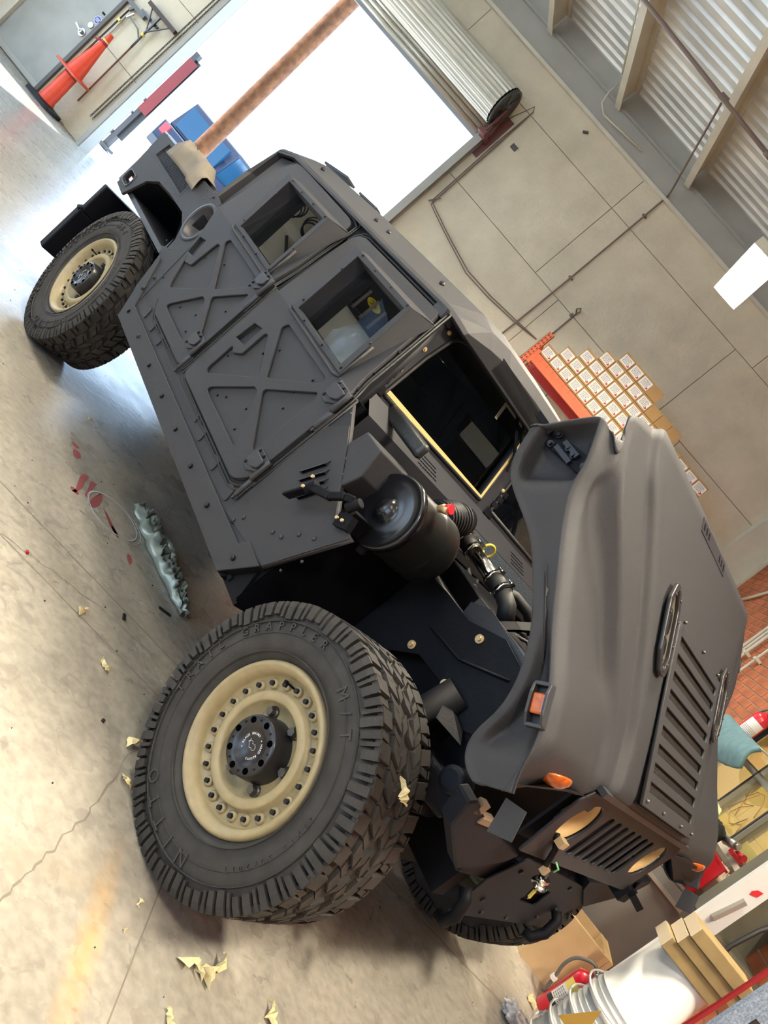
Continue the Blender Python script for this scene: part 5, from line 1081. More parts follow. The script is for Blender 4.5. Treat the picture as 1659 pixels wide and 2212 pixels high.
# ------------------------------------------------------------------ tools at the wall left of the doorway
ORNG = mat('safety_orange', (0.85,0.07,0.02), 0.45, noise=0.15, nscale=6)
cx, cy_ = -9.33, 7.37
t = thing('traffic_cone', 'tall orange delineator post with black base at the foot of the wall', 'cone', (cx, cy_, 0))
m = MB(); m.prism(rnd([(-0.27,-0.20),(0.27,-0.20),(0.27,0.20),(-0.27,0.20)],0.12), 0.0, 0.05); m.lathe([(0.17,0.05),(0.12,0.075),(0.10,0.075)],None,24); obj('rubber_base', m, RUB2, t)
m = MB(); m.lathe([(0.12,0.05),(0.13,0.09),(0.115,0.12),(0.113,0.25),(0.108,0.26),(0.108,0.40),(0.104,0.41),(0.102,0.56),(0.098,0.58),(0.0,0.6)],None,28); obj('barrel', m, ORNG, t)
t2 = thing('traffic_cone', 'orange traffic cone set on top of the orange post', 'cone', (cx, cy_, 0.603))
m = MB(); m.prism(rnd([(-0.21,-0.21),(0.21,-0.21),(0.21,0.21),(-0.21,0.21)],0.03), 0.0, 0.03); obj('cone_base', m, ORNG, t2)
m = MB(); m.prism(rnd([(-0.212,-0.212),(0.212,-0.212),(0.212,0.212),(-0.212,0.212)],0.03), -0.002, 0.008); obj('cone_underside', m, mat('worn_cone_rubber',(0.22,0.15,0.13),0.7), t2)
m = MB(); m.lathe([(0.135,0.03),(0.045,0.68),(0.034,0.78),(0.0,0.785)],None,28); obj('cone_body', m, ORNG, t2)
m = MB(); m.lathe([(0.055,0.60),(0.058,0.62),(0.052,0.645)],None,20,); m.bar((-0.05,-0.03,0.62),(-0.12,-0.04,0.58),0.03,0.02); obj('ribbon', m, mat('maroon_ribbon',(0.35,0.01,0.03),0.6), t2)
m = MB(); m.lathe([(0.050,0.65),(0.048,0.672)],None,20); obj('yellow_band', m, mat('yellow_tape',(0.80,0.66,0.15),0.6), t2)
WOOD = mat('brown_wood_handle', (0.22,0.085,0.035), 0.55, noise=0.2, nscale=8)
t = thing('push_broom', 'push broom with brown handle hung head up on the wall', 'broom', (-9.15, 7.58, 0.40))
m = MB(); m.cyl((0,0,0),(-0.02,0,1.08),0.013,n=10); obj('handle', m, WOOD, t)
m = MB(); m.cyl((-0.02,0,1.08),(-0.03,0,1.40),0.016,n=10); obj('socket', m, mat('dark_steel',(0.10,0.10,0.10),0.4,metal=0.7), t)
m = MB(); m.box((-0.31,-0.03,1.66),(0.29,0.03,1.72)); obj('broom_head', m, mat('dark_brown_block',(0.07,0.045,0.035),0.6), t)
m = MB(); m.bar((-0.03,0,1.38),(-0.22,0,1.66),0.02,0.012); m.bar((-0.03,0,1.38),(0.17,0,1.66),0.02,0.012); m.bar((-0.03,0,1.36),(-0.03,0,1.66),0.03,0.02); obj('brace', m, mat('dark_steel',(0.10,0.10,0.10),0.4,metal=0.7), t)
m = MB(); m.box((-0.05,-0.03,1.30),(-0.01,0.03,1.34)); obj('yellow_collar', m, mat('yellow_tape',(0.80,0.66,0.15),0.6), t)
m = MB(); m.box((-0.34,0.02,1.52),(0.02,0.06,1.56)); obj('wall_hook_rail', m, mat('dark_steel',(0.10,0.10,0.10),0.4,metal=0.7), t)
t = thing('squeegee', 'long dark-handled floor squeegee leaning in the corner behind the cone', 'squeegee', (-9.62, 7.60, 0.30))
m = MB(); m.cyl((-0.03,0,0),(0,0,1.55),0.013,n=10); obj('handle', m, mat('dark_brown_block',(0.07,0.045,0.035),0.6), t)
m = MB(); m.cyl((0.06,-0.01,0.9),(0.05,-0.01,1.40),0.010,n=8); m.bar((0.05,0,1.40),(0.10,0,1.52),0.02); obj('bright_rod', m, STEEL, t)
m = MB(); m.box((-0.12,-0.03,1.56),(0.26,0.03,1.62)); m.bar((0.0,0,1.5),(0.05,0,1.60),0.04); m.bar((0.05,0,1.45),(0.30,0,1.42),0.018); m.bar((0.30,0,1.42),(0.42,0,1.34),0.018); obj('rubber_head', m, mat('grey_rubber',(0.13,0.13,0.12),0.5,metal=0.3), t)
m = MB(); m.box((-0.02,-0.02,1.28),(0.03,0.02,1.32)); obj('yellow_collar', m, mat('yellow_tape',(0.80,0.66,0.15),0.6), t)
t = thing('hoist_chain', 'long looped chain hanging down the wall beside the doorway', 'chain', (-8.86, 7.60, 0.42))
LK = MB(); LK.lathe([(0.016+0.0045*cos(k*pi/3), 0.0045*sin(k*pi/3)) for k in range(6)], Matrix.Rotation(pi/2,4,'X') @ Matrix.Diagonal((0.75,1.3,1,1)), 10, True)
lkm = LK.mesh('chain_link'); lkm.materials.append(mat('chain_steel',(0.14,0.12,0.10),0.5,metal=0.6))
chn = MB()
for s in (0, 1):
    for k in range(130 if s == 0 else 128):
        T = Matrix.Translation((0.055*s + 0.0004*k, 0, 0.028*k+(0.0 if s else 0))) @ Matrix.Rotation((pi/2 if k % 2 else 0), 4, 'Z')
        if s == 0 or True:
            o = bpy.data.objects.new('chain_link', lkm); COL.objects.link(o); o.parent = t; o.matrix_local = T
m = MB(); m.box((-8.70,7.60,1.12),(-8.635,7.65,1.26)); bevel(tag(obj('switch_box', m, mat('teal_box',(0.06,0.18,0.19),0.45)), 'small teal switch box beside the doorway frame', 'switch'), 0.005)
m = MB(); m.box((XL+0.0,YB-0.10,0),(XL+0.5,YB-0.03,3.6)); struct(obj('trim_4', m, CREAM))
# ------------------------------------------------------------------ pallet rack with a stepped stack of cartons
RK = mat('rack_orange', (0.75,0.12,0.03), 0.5, noise=0.15, nscale=6)
t = thing('pallet_rack', 'orange steel pallet rack standing against the cream wall', 'rack', (0, 0, 0))
for y in (6.60, 7.45):
    m = MB(); m.box((-2.02,y,0),(-1.945,y+0.004,3.19)); m.box((-2.02,y,0),(-2.014,y+0.07,3.19)); m.box((-1.951,y,0),(-1.945,y+0.07,3.19)); up = obj('upright', m, RK, t)
    m = MB()
    for k in range(60): m.box((-2.005,y-0.0015,0.10+0.0515*k),(-1.99,y,0.125+0.0515*k)); m.box((-1.975,y-0.0015,0.10+0.0515*k),(-1.96,y,0.125+0.0515*k))
    obj('upright_holes', m, DKF, up, kind='stuff')
for z in (0.3,0.9,1.5,2.1,2.7,3.05):
    m = MB(); m.bar((-1.985,6.66,z),(-1.985,7.45,z+(0.0 if z > 2.6 else 0.45)),0.03); obj('brace', m, RK, t)
for y in (6.585, 7.40):
    m = MB(); m.box((-1.94,y,2.80),(0.9,y+0.05,2.925)); m.box((-1.945,y-0.006,2.76),(-1.90,y+0.056,2.96)); obj('beam', m, RK if y < 7 else mat('rack_red',(0.55,0.04,0.03),0.5), t)
m = MB()
for k in range(28): m.box((-1.92+0.1*k,6.60,2.925),(-1.915+0.1*k,7.45,2.931)); m.box((-1.92+0.1*k,6.578,2.87),(-1.915+0.1*k,6.584,2.931))
for y in (6.62,6.85,7.1,7.35): m.box((-1.94,y,2.920),(0.9,y+0.006,2.926))
obj('wire_deck', m, mat('rust_wire',(0.42,0.09,0.04),0.5), t)
CARD = mat('cardboard', (0.42,0.25,0.095), 0.8, noise=0.1, nscale=5); LABW = mat('label_white', (0.78,0.76,0.74), 0.6); INK = mat('label_ink', (0.10,0.09,0.09), 0.7); RINK = mat('label_red', (0.55,0.02,0.03), 0.6)
m = MB(); m.box((-0.082,-0.15,0),(0.082,0.15,0.152)); bxm = m.mesh('carton'); bxm.materials.append(CARD)
m = MB(); m.box((-0.07,-0.1522,0.018),(0.072,-0.1505,0.128)); lbm = m.mesh('label'); lbm.materials.append(LABW)
m = MB(); rr2 = random.Random(5)
for i in range(6):
    x = -0.052
    while x < 0.035:
        wd = rr2.uniform(0.006,0.018); m.box((x,-0.1529,0.108-0.014*i),(x+wd,-0.1523,0.114-0.014*i)); x += wd+0.004
txm = m.mesh('label_print'); txm.materials.append(INK)
m = MB(); m.cyl((0.055,-0.1529,0.040),(0.055,-0.1523,0.040),0.013,n=10); m.box((0.035,-0.1529,0.028),(0.05,-0.1523,0.036)); rdm = m.mesh('label_mark'); rdm.materials.append(RINK)
heights = [1,2,3,4,5,5,5,5,4,4,4,3,3,3,3]
for i, h in enumerate(heights):
    for j in range(h):
        nolab = (i == 7 and j == 4) or (i >= 8 and j == 3) 
        x, z = -1.84+0.1685*i, 2.945+0.1575*j
        if i == 0: where = 'leftmost carton of the stepped stack, beside the rack upright'
        elif j == h-1 and i <= 4: where = 'top carton on step %s of the left side of the stepped stack' % ['one','two','three','four','five'][i]
        else: where = 'white-labelled carton, column %s from left, row %s from bottom on the rack' % (['one','two','three','four','five','six','seven','eight','nine','ten','eleven','twelve','thirteen','fourteen','fifteen'][i], ['one','two','three','four','five'][j])
        if nolab: where = where.replace('white-labelled','plain brown') if 'white-labelled' in where else 'plain brown '+where
        o = bpy.data.objects.new('carton', bxm); COL.objects.link(o); o.location = (x+random.uniform(-0.001,0.001), 6.80+random.uniform(-0.004,0.004), z); tag(o, where, 'carton', 'cartons on the orange rack')
        if not nolab:
            for nm, me in (('label', lbm), ):
                c = bpy.data.objects.new(nm, me); COL.objects.link(c); c.parent = o
                for n2, m2 in (('label_print', txm), ('label_mark', rdm)): d = bpy.data.objects.new(n2, m2); COL.objects.link(d); d.parent = c; d['kind'] = 'stuff'
m = MB(); m.tube([(-1.55,7.5,2.9),(-1.5,7.52,2.6),(-1.42,7.55,2.3),(-1.4,7.55,1.9)],0.006,6); tag(obj('hanging_wire', m, mat('purple_wire',(0.10,0.07,0.12),0.5)), 'thin dark wire hanging behind the orange rack', 'wire')
# ------------------------------------------------------------------ corner by the brick wall: crate, job box, shelves, extinguishers, buckets
PLY = mat('plywood', (0.60,0.45,0.27), 0.65, noise=0.18, nscale=4, col2=(0.50,0.36,0.19)); PINE = mat('pine', (0.72,0.52,0.27), 0.6, noise=0.15, nscale=10)
t = thing('plywood_crate', 'plywood crate standing on the floor behind the red fire extinguisher', 'crate', (1.40, 1.38, 0), 0)
m = MB(); m.box((-0.155,-0.08,0),(0.125,-0.06,0.375)); obj('front_panel', m, PLY, t)
for x0, x1 in ((0.125,0.155),(0.158,0.185)): m = MB(); m.box((x0,-0.08,0.0),(x1,0.16,0.378)); obj('side_plank', m, PINE, t)
m = MB(); m.box((-0.155,-0.06,0.0),(-0.14,0.16,0.375)); m.box((-0.14,0.145,0),(0.125,0.16,0.375)); m.box((-0.14,-0.06,0),(0.125,0.145,0.02)); obj('back_panels', m, PLY, t)
BOXG = mat('grey_job_box_paint', (0.17,0.17,0.165), 0.38, noise=0.12, nscale=3)
t = thing('job_box', 'large grey steel job box against the brick wall', 'box', (1.42, 1.95, 0))
m = MB(); m.box((-0.28,-0.30,0.08),(0.43,0.30,0.88)); bevel(obj('body', m, BOXG, t), 0.008)
m = MB(); m.box((-0.285,-0.305,0.88),(0.435,0.305,0.90)); bevel(obj('lid', m, mat('grey_lid',(0.20,0.19,0.18),0.4), t), 0.004)
m = MB(); m.prism(rnd([(-0.13,0.70),(-0.02,0.72),(0.0,0.80),(-0.06,0.86),(-0.12,0.83)],0.015), 0.30, 0.312, Matrix(((1,0,0,0),(0,0,-1,0),(0,1,0,0),(0,0,0,1)))); m.bar((-0.06,-0.315,0.80),(0.30,-0.315,0.80),0.04,0.02)
obj('strut_bracket', m, mat('grey_lid2',(0.33,0.31,0.28),0.4,metal=0.4), t)
for dx, dz, s in ((-0.25,0.04,1),(0.40,0.04,1)):
    m = MB(); m.box((dx-0.03,-0.28,0),(dx+0.03,0.28,0.08)); obj('skid_foot', m, BOXG, t)
def blob(name, label, cat, c, r, m, seed=1, amp=0.25, n=20, fr=5.0, flat=0.0, group=None):
    rg = random.Random(seed); a = [rg.uniform(0, 6.28) for _ in range(9)]; mb = MB(); vs = []; fs = []
    for i in range(n+1):
        th = pi*i/n
        for j in range(n*2):
            ph = pi*j/n; d = 1 + amp*(sin(fr*cos(th)+a[0])*sin(fr*0.8*sin(th)*cos(ph)+a[1]) + 0.6*sin(fr*1.9*sin(th)*sin(ph)+a[2]) + 0.35*sin(fr*3.3*cos(ph)*sin(th)+a[3]+3*cos(th)))
            v = Vector((r[0]*d*sin(th)*cos(ph), r[1]*d*sin(th)*sin(ph), r[2]*d*cos(th)))
            v.z = max(v.z, -flat) if flat else v.z
            vs.append(Vector(c)+v)
    k = n*2
    for i in range(n):
        for j in range(k): fs.append((i*k+j, i*k+(j+1) % k, (i+1)*k+(j+1) % k, (i+1)*k+j))
    mb.add(vs, fs, True); o = obj(name, mb, m)
    return tag(o, label, cat, group)
JEAN = mat('navy_cloth', (0.012,0.030,0.075), 0.8, noise=0.3, nscale=12); BLKC = mat('black_cloth', (0.006,0.006,0.006), 0.85)
blob('folded_jeans', 'dark blue jeans draped over the front of the job box', 'clothing', (1.275,1.72,0.985), (0.125,0.11,0.085), JEAN, 3, 0.16, flat=0.08)
blob('folded_jeans', 'leg of dark blue jeans hanging down by the red bin', 'clothing', (1.45,1.70,0.955), (0.055,0.07,0.05), JEAN, 9, 0.14, flat=0.05)
t = thing('red_bin', 'open red plastic bin on the job box next to the jeans', 'bin', (1.56, 1.80, 0.902), radians(8))
RP = mat('red_bin_plastic', (0.38,0.008,0.014), 0.4)
m = MB(); m.box((-0.12,-0.14,0),(0.13,0.12,0.008)); m.box((-0.12,-0.14,0),(-0.112,0.12,0.13)); m.box((0.122,-0.14,0),(0.13,0.12,0.24)); m.box((-0.12,0.112,0),(0.13,0.12,0.24)); m.box((-0.12,-0.14,0),(0.13,-0.132,0.07)); bevel(obj('tray', m, RP, t), 0.003)
m = MB(); m.box((0.118,-0.145,0.235),(0.14,0.125,0.25)); m.box((-0.125,0.11,0.235),(0.14,0.13,0.25)); obj('rim', m, RP, t)
m = MB(); m.cyl((1.60,1.72,0.912),(1.63,1.73,1.02),0.03,n=16); m.cyl((1.60,1.72,1.0),(1.635,1.732,1.03),0.031,n=16); tag(obj('spray_can', m, mat('dark_can',(0.03,0.025,0.02),0.3)), 'dark spray can with white cap lying inside the red bin', 'can')
blob('black_bag', 'black fabric bag piled behind the red bin', 'bag', (1.62,2.06,1.16), (0.11,0.09,0.13), BLKC, 5, 0.14)
blob('olive_bag', 'dark olive cloth bag under the left corner of the hood', 'bag', (1.40,2.02,1.12), (0.10,0.09,0.12), mat('olive_black_cloth',(0.022,0.019,0.014),0.8), 6, 0.16)
m = MB(); m.box((1.18,1.66,1.075),(1.52,1.82,1.085)); m.tube([(1.20,1.64,1.09),(1.35,1.63,1.102),(1.52,1.66,1.09)],0.008,8); tag(obj('white_tray_edge', m, mat('white_plastic',(0.72,0.71,0.68),0.3)), 'white-edged tray lying on the folded jeans', 'tray')
m = MB(); m.box((1.46,1.64,0.60),(1.84,1.66,0.86)); 
m = MB(); m.cyl((1.74,2.05,1.235),(1.76,1.95,1.27),0.028,n=14); m.cyl((1.76,1.95,1.27),(1.765,1.93,1.278),0.02,n=10); tag(obj('steel_canister', m, STEEL), 'small shiny metal canister on the window ledge', 'canister')
m = MB(); m.cyl((1.80,1.95,1.24),(1.81,1.88,1.26),0.022,n=12); m.box((1.74,1.86,1.215),(1.82,1.93,1.24)); tag(obj('red_nozzle', m, RP), 'small red nozzle beside the metal canister', 'tool')
blob('beige_rag', 'crumpled cream rag lying on the window ledge', 'rag', (1.80,2.72,1.27), (0.06,0.16,0.055), mat('cream_cloth',(0.72,0.64,0.42),0.85), 11, 0.16, flat=0.05)
blob('white_cloth', 'off-white cloth bunched against the bricks above the bin', 'cloth', (1.80,1.86,1.02), (0.06,0.12,0.13), mat('offwhite_cloth',(0.62,0.54,0.40),0.85), 12, 0.15)
def towf(u, v):
    y = 3.55-0.86*u; z = 1.80 - 0.02*u - v*(0.19+0.10*sin(pi*min(1,u)))
    return Vector((1.70-0.05*sin(pi*v)-0.015*sin(9*u+3*v)-0.004*sin(60*u), y+0.01*sin(6*v), z))
cloth('blue_towel', 'folded blue-green towel hanging in front of the office window', 'towel', towf, 60, 16, mat('teal_towel',(0.15,0.27,0.30),0.9,noise=0.15,nscale=25,bump=0.3,bscale=120), th=0.03)
m = MB(); m.cyl((1.72,2.6,1.79),(1.72,3.7,1.79),0.006,n=8); m.bar((1.72,3.68,1.79),(XR,3.68,1.79),0.012); m.bar((1.72,2.62,1.79),(XR,2.62,1.79),0.012); tag(obj('towel_wire', m, STEEL), 'thin wire rail holding the blue-green towel', 'rail')
EXR = mat('extinguisher_red', (0.62,0.012,0.03), 0.3, coat=0.5)
def extinguisher(base, h, r, label, hose_a, small=False):
    t = thing('fire_extinguisher', label, 'fire extinguisher', base)
    m = MB(); m.lathe([(0.0,0.0),(r*0.94,0.0),(r,0.015),(r,h*0.80),(r*0.93,h*0.87),(r*0.6,h*0.94),(r*0.3,h*0.97),(r*0.3,h),(0,h)],None,36); obj('cylinder', m, EXR, t)
    def band(nm, z0, z1, a0, a1, mm, rr=1.006):
        m = MB(); N = 16; vs = []
        for i in range(N+1):
            a = a0+(a1-a0)*i/N; vs += [(r*rr*cos(a), r*rr*sin(a), z0), (r*rr*cos(a), r*rr*sin(a), z1)]
        m.add(vs, [(2*i,2*i+1,2*i+3,2*i+2) for i in range(N)]); return obj(nm, m, mm, t)
    band('label', h*0.30, h*0.72, -2.9, -1.0, LABW)
    band('yellow_header', h*0.58, h*0.74, -2.9, -1.0, mat('yellow_tape',(0.80,0.66,0.15),0.6), 1.010) if not small else None
    if not small: band('dark_label', h*0.22, h*0.31, -2.9, -0.9, mat('label_dark',(0.03,0.03,0.03),0.5), 1.008)
    m = MB()
    for k in range(6):
        a = -2.75; 
        while a < -1.15:
            zc = h*(0.34+0.036*k); m.box((0,0,0),(0.0015,0.010,0.003), Matrix.Translation((r*1.010*cos(a), r*1.010*sin(a), zc)) @ Matrix.Rotation(a,4,'Z')); a += 0.19
    obj('label_print', m, mat('label_ink',(0.10,0.09,0.09),0.7), t, kind='stuff')
    m = MB(); m.cyl((0,0,h),(0,0,h+0.03),r*0.25,n=16); m.bar((0,0,h+0.02),(r*1.2,-r*0.3,h+0.055),0.018,0.012); m.bar((0,0,h+0.03),(r*1.1,-r*0.2,h+0.085),0.016,0.01); m.lathe([(0.018,0),(0.018,0.012),(0,0.012)], frame((-r*0.1,-r*0.35,h+0.012),(1,0,0),(0,0,1)),16)
    for k in range(14):
        a = 2*pi*k/14; m.cyl((r*0.45+0.014*cos(a),-r*0.5,h+0.01+0.014*sin(a)),(r*0.45+0.014*cos(a+0.45),-r*0.5,h+0.01+0.014*sin(a+0.45)),0.0018,n=5)
    obj('valve', m, STEEL, t)
    m = MB(); a = hose_a; pts = [(0,0,h+0.015),(r*0.7*cos(a),r*0.7*sin(a),h+0.03),(r*1.5*cos(a),r*1.5*sin(a),h*0.92),(r*1.65*cos(a),r*1.65*sin(a),h*0.70),(r*1.35*cos(a),r*1.35*sin(a),h*0.45),(r*1.08*cos(a),r*1.08*sin(a),h*0.16)]
    sm = []
    for i in range(len(pts)-1):
        p0, p1, p2, p3 = [Vector(pts[max(0,min(len(pts)-1,q))]) for q in (i-1,i,i+1,i+2)]
        for k in range(5):
            u = k/5; sm.append(0.5*((2*p1)+(p2-p0)*u+(2*p0-5*p1+4*p2-p3)*u*u+(3*p1-p0-3*p2+p3)*u**3))
    sm.append(Vector(pts[-1])); m.tube(sm, r*0.12, 10); obj('hose', m, mat('grey_hose',(0.12,0.12,0.115),0.45), t)
    m = MB(); q = Vector(pts[4]); m.box((q.x-0.014,q.y-0.014,q.z-0.02),(q.x+0.014,q.y+0.014,q.z+0.005)); obj('hose_clip', m, LABW, t)
    return t
extinguisher((1.46,1.06,0.0), 0.33, 0.078, 'red fire extinguisher standing on the floor by the buckets', radians(160))
e2 = extinguisher((1.765,3.30,1.66), 0.36, 0.068, 'red fire extinguisher hung on the brick wall above the towel', radians(100), True)
m = MB(); m.box((0.055,-0.03,0.05),(0.10,0.03,0.36)); obj('wall_bracket', m, DKM, e2)
# inverted stack of white buckets with wire handles
WPL = mat('white_bucket_plastic', (0.80,0.80,0.77), 0.35)
bx, by = 1.19, 0.20; ztop = 0.895
names = ['topmost white bucket of the upside-down stack, under the wood blocks','second white bucket from the top of the upside-down stack','third white bucket down in the upside-down stack','fourth white bucket down in the upside-down stack','fifth white bucket down in the upside-down stack','lowest white bucket, standing on the floor']
for k in range(6):
    zb = ztop-0.37-0.105*k if k < 5 else 0.0
    if k == 5: zb = 0.0
    hgt = (ztop-0.105*k)-zb; top = ztop-0.105*k if k == 0 else zb+0.105+0.02
    t = thing('bucket', names[k], 'bucket', (bx, by, zb), 0, 'white buckets stacked upside down')
    m = MB(); rb_, rt_ = 0.150, 0.132
    if k == 0: prof = [(0.0,top-zb),(rt_-0.006,top-zb),(rt_,top-zb-0.008),(rb_-0.006,0.08)]
    else: prof = [(rb_-0.016,top-zb-0.016),(rb_-0.008,0.08)]
    prof += [(rb_,0.080),(rb_+0.003,0.076),(rb_-0.004,0.072),(rb_-0.004,0.055),(rb_+0.002,0.052),(rb_+0.002,0.047),(rb_-0.003,0.044),(rb_-0.003,0.030),(rb_+0.005,0.028),(rb_+0.006,0.004),(rb_,0.0),(rb_-0.006,0.0)]
    m.lathe(prof, None, 56); obj('bucket_body', m, WPL, t)
    m = MB(); a0 = radians(205+6*k); pts = []
    for q in range(13):
        u = q/12; a = a0 + (u-0.5)*radians(170); rr_ = rb_+0.010+0.028*sin(pi*u); pts.append((rr_*cos(a), rr_*sin(a), 0.062-0.035*sin(pi*u)))
    m.tube(pts, 0.0048, 8); m.box((0,-0.014,0.048),(0.016,0.014,0.078), Matrix.Rotation(a0-radians(85),4,'Z') @ Matrix.Translation((rb_-0.004,0,0))); obj('wire_handle', m, WPL, t)
TIM = mat('sawn_timber', (0.30,0.215,0.095), 0.7, noise=0.2, nscale=12)
bl_t = ['bottom wood block of three on the bucket stack','middle wood block of three on the bucket stack','top wood block of three on the bucket stack']
for k in range(3):
    m = MB(); dx = [-0.01, 0.01, 0.012][k]
    m.box((0.995+dx,0.055-0.012*k,0.897+0.058*k),(1.295+dx,0.185-0.012*k,0.953+0.058*k)); o = tag(obj('wood_block', m, TIM), bl_t[k], 'wood block', 'wood blocks on the bucket stack'); bevel(o, 0.003)
    m = MB(); m.box((0.994+dx,0.056-0.012*k,0.899+0.058*k),(0.996+dx,0.184-0.012*k,0.951+0.058*k)); obj('end_grain', m, mat('end_grain',(0.72,0.60,0.42),0.8), o)
# white shelf post and dark shelving
WBD = mat('white_board', (0.62,0.63,0.62), 0.4)
t = thing('shelf_unit', 'white-edged shelf unit standing right of the job box', 'shelf', (1.42, 0.90, 0))
m = MB(); m.box((-0.03,-0.02,0),(0.10,0.005,2.2)); obj('white_upright', m, WBD, t)
m = MB(); m.box((0.075,0.005,0.95),(0.085,0.30,2.2)); m.box((0.08,0.28,0.95),(0.44,0.30,2.2)); m.box((0.08,0.0,0.95),(0.44,0.30,0.975)); obj('dark_panel', m, mat('dark_shelf_inside',(0.13,0.12,0.085),0.6,noise=0.3,nscale=4), t)
m = MB(); m.bar((0.02,-0.03,1.02),(0.045,-0.03,1.19),0.045,0.02); obj('grey_pull', m, mat('grey_lid2',(0.33,0.31,0.28),0.4,metal=0.4), t)
m = MB(); m.prism([(0,0),(0.032,0.018),(0.034,0.055),(0.008,0.045),(-0.006,0.02)], -0.001, 0.001, frame((1.455,0.878,1.225),(1,0,0),(0,0,1))); tag(obj('red_sticker', m, RINK), 'small red sticker on the white shelf upright', 'sticker')
m = MB(); m.tube([(1.62,0.82,1.30),(1.56,0.78,1.16),(1.52,0.74,1.02),(1.53,0.72,0.86),(1.56,0.70,0.70)],0.012,8); tag(obj('black_hose', m, RUB2), 'black hose hanging between the bricks and the red cart', 'hose')
m = MB(); m.tube([(1.35,0.62,0.52),(1.42,0.60,0.66),(1.50,0.60,0.76),(1.62,0.62,0.84)],0.012,8); tag(obj('dark_hose', m, mat('green_black_hose',(0.01,0.03,0.025),0.5)), 'dark green hose curving behind the white buckets', 'hose')
SPK = mat('speckled_blue_board', (0.25,0.32,0.42), 0.7, noise=0.5, nscale=160)
t = thing('tool_cart', 'red-framed cart with speckled blue-grey panel in the near corner', 'cart', (0.9, -0.62, 0))
m = MB(); m.bar((-0.05,0.0,0.0),(-0.035,0.0,1.55),0.012,0.012); m.bar((-0.04,0,1.55),(0.62,0,1.55),0.014,0.012); m.bar((0.62,0.0,0.0),(0.62,0.0,1.55),0.014,0.012); obj('red_frame', m, mat('dark_red_frame',(0.25,0.015,0.02),0.4), t)
m = MB(); m.box((-0.005,-0.004,0.40),(0.60,0.016,1.50), Matrix.Rotation(0.0,4,'Y')); obj('speckled_panel', m, SPK, t)
m = MB(); m.box((0.05,-0.010,1.055),(0.16,-0.004,1.12), Matrix.Translation((0.03,0,1.07)) @ Matrix.Rotation(0.0,4,'Y') @ Matrix.Translation((-0.03,0,-1.07))); obj('handle_slot', m, DKF, t)
m = MB(); m.prism([(-0.055,-0.09),(0.06,-0.09),(0.0,0.06)], -0.004, 0.004, frame((0.935,-0.16,0.56),(1,0,0),(0,-0.2,1))); m.bar((0.935,-0.155,0.0),(0.935,-0.15,0.50),0.02,0.012); tag(obj('amber_board', m, mat('amber_board',(0.55,0.33,0.06),0.5)), 'small pointed amber board standing in front of the buckets', 'board')
blob('green_plastic_bag', 'crumpled green and white plastic bag beside the plywood crate', 'bag', (1.13,1.58,0.11), (0.10,0.11,0.11), mat('green_film',(0.20,0.27,0.17),0.25,noise=0.6,nscale=14,col2=(0.03,0.06,0.03)), 21, 0.25, 26, 7, flat=0.108)
blob('newspaper_wad', 'crumpled printed paper wad at the bottom edge of the floor', 'paper', (1.17,0.62,0.035), (0.07,0.06,0.035), mat('printed_paper',(0.62,0.62,0.62),0.7,noise=0.5,nscale=40,col2=(0.2,0.2,0.22)), 22, 0.25, 20, 7, flat=0.034)
# ------------------------------------------------------------------ litter on the floor
TPC = mat('peeled_masking_tape', (0.70,0.60,0.33), 0.75, noise=0.1, nscale=30)
def tape_bit(x, y, s, seed, label, hgt=0.5):
    rg = random.Random(seed); m = MB(); N = 10; a = rg.uniform(0,6.28); cxx, cyy, p = 0, 0, []
    for i in range(N):
        p.append((cxx, cyy, abs(sin(i*1.3+seed))*s*hgt*0.5+0.003)); a += rg.uniform(-0.9,0.9); cxx += cos(a)*s*0.13; cyy += sin(a)*s*0.13
    mx = sum(q[0] for q in p)/N; my = sum(q[1] for q in p)/N; vs = []
    for i, q in enumerate(p):
        t_ = i*0.5+seed; n_ = Vector((-sin(a+i*0.3), cos(a+i*0.3), 0.6*sin(t_)))*s*0.24
        vs += [Vector((q[0]-mx, q[1]-my, q[2]))-n_, Vector((q[0]-mx, q[1]-my, q[2]+0.3*s*rg.random()*hgt)), Vector((q[0]-mx, q[1]-my, q[2]))+n_]
    vs = [Vector((v.x, v.y, max(v.z, 0.0012))) for v in vs]
    m.add(vs, [(3*i+j,3*i+3+j,3*i+4+j,3*i+1+j) for i in range(N-1) for j in range(2)]); o = obj('tape_scrap', m, TPC); o.location = (x, y, 0)
    md = o.modifiers.new('s','SOLIDIFY'); md.thickness = 0.0012; md.offset = 1
    return tag(o, label, 'tape scrap', 'peeled masking tape scraps on the floor')
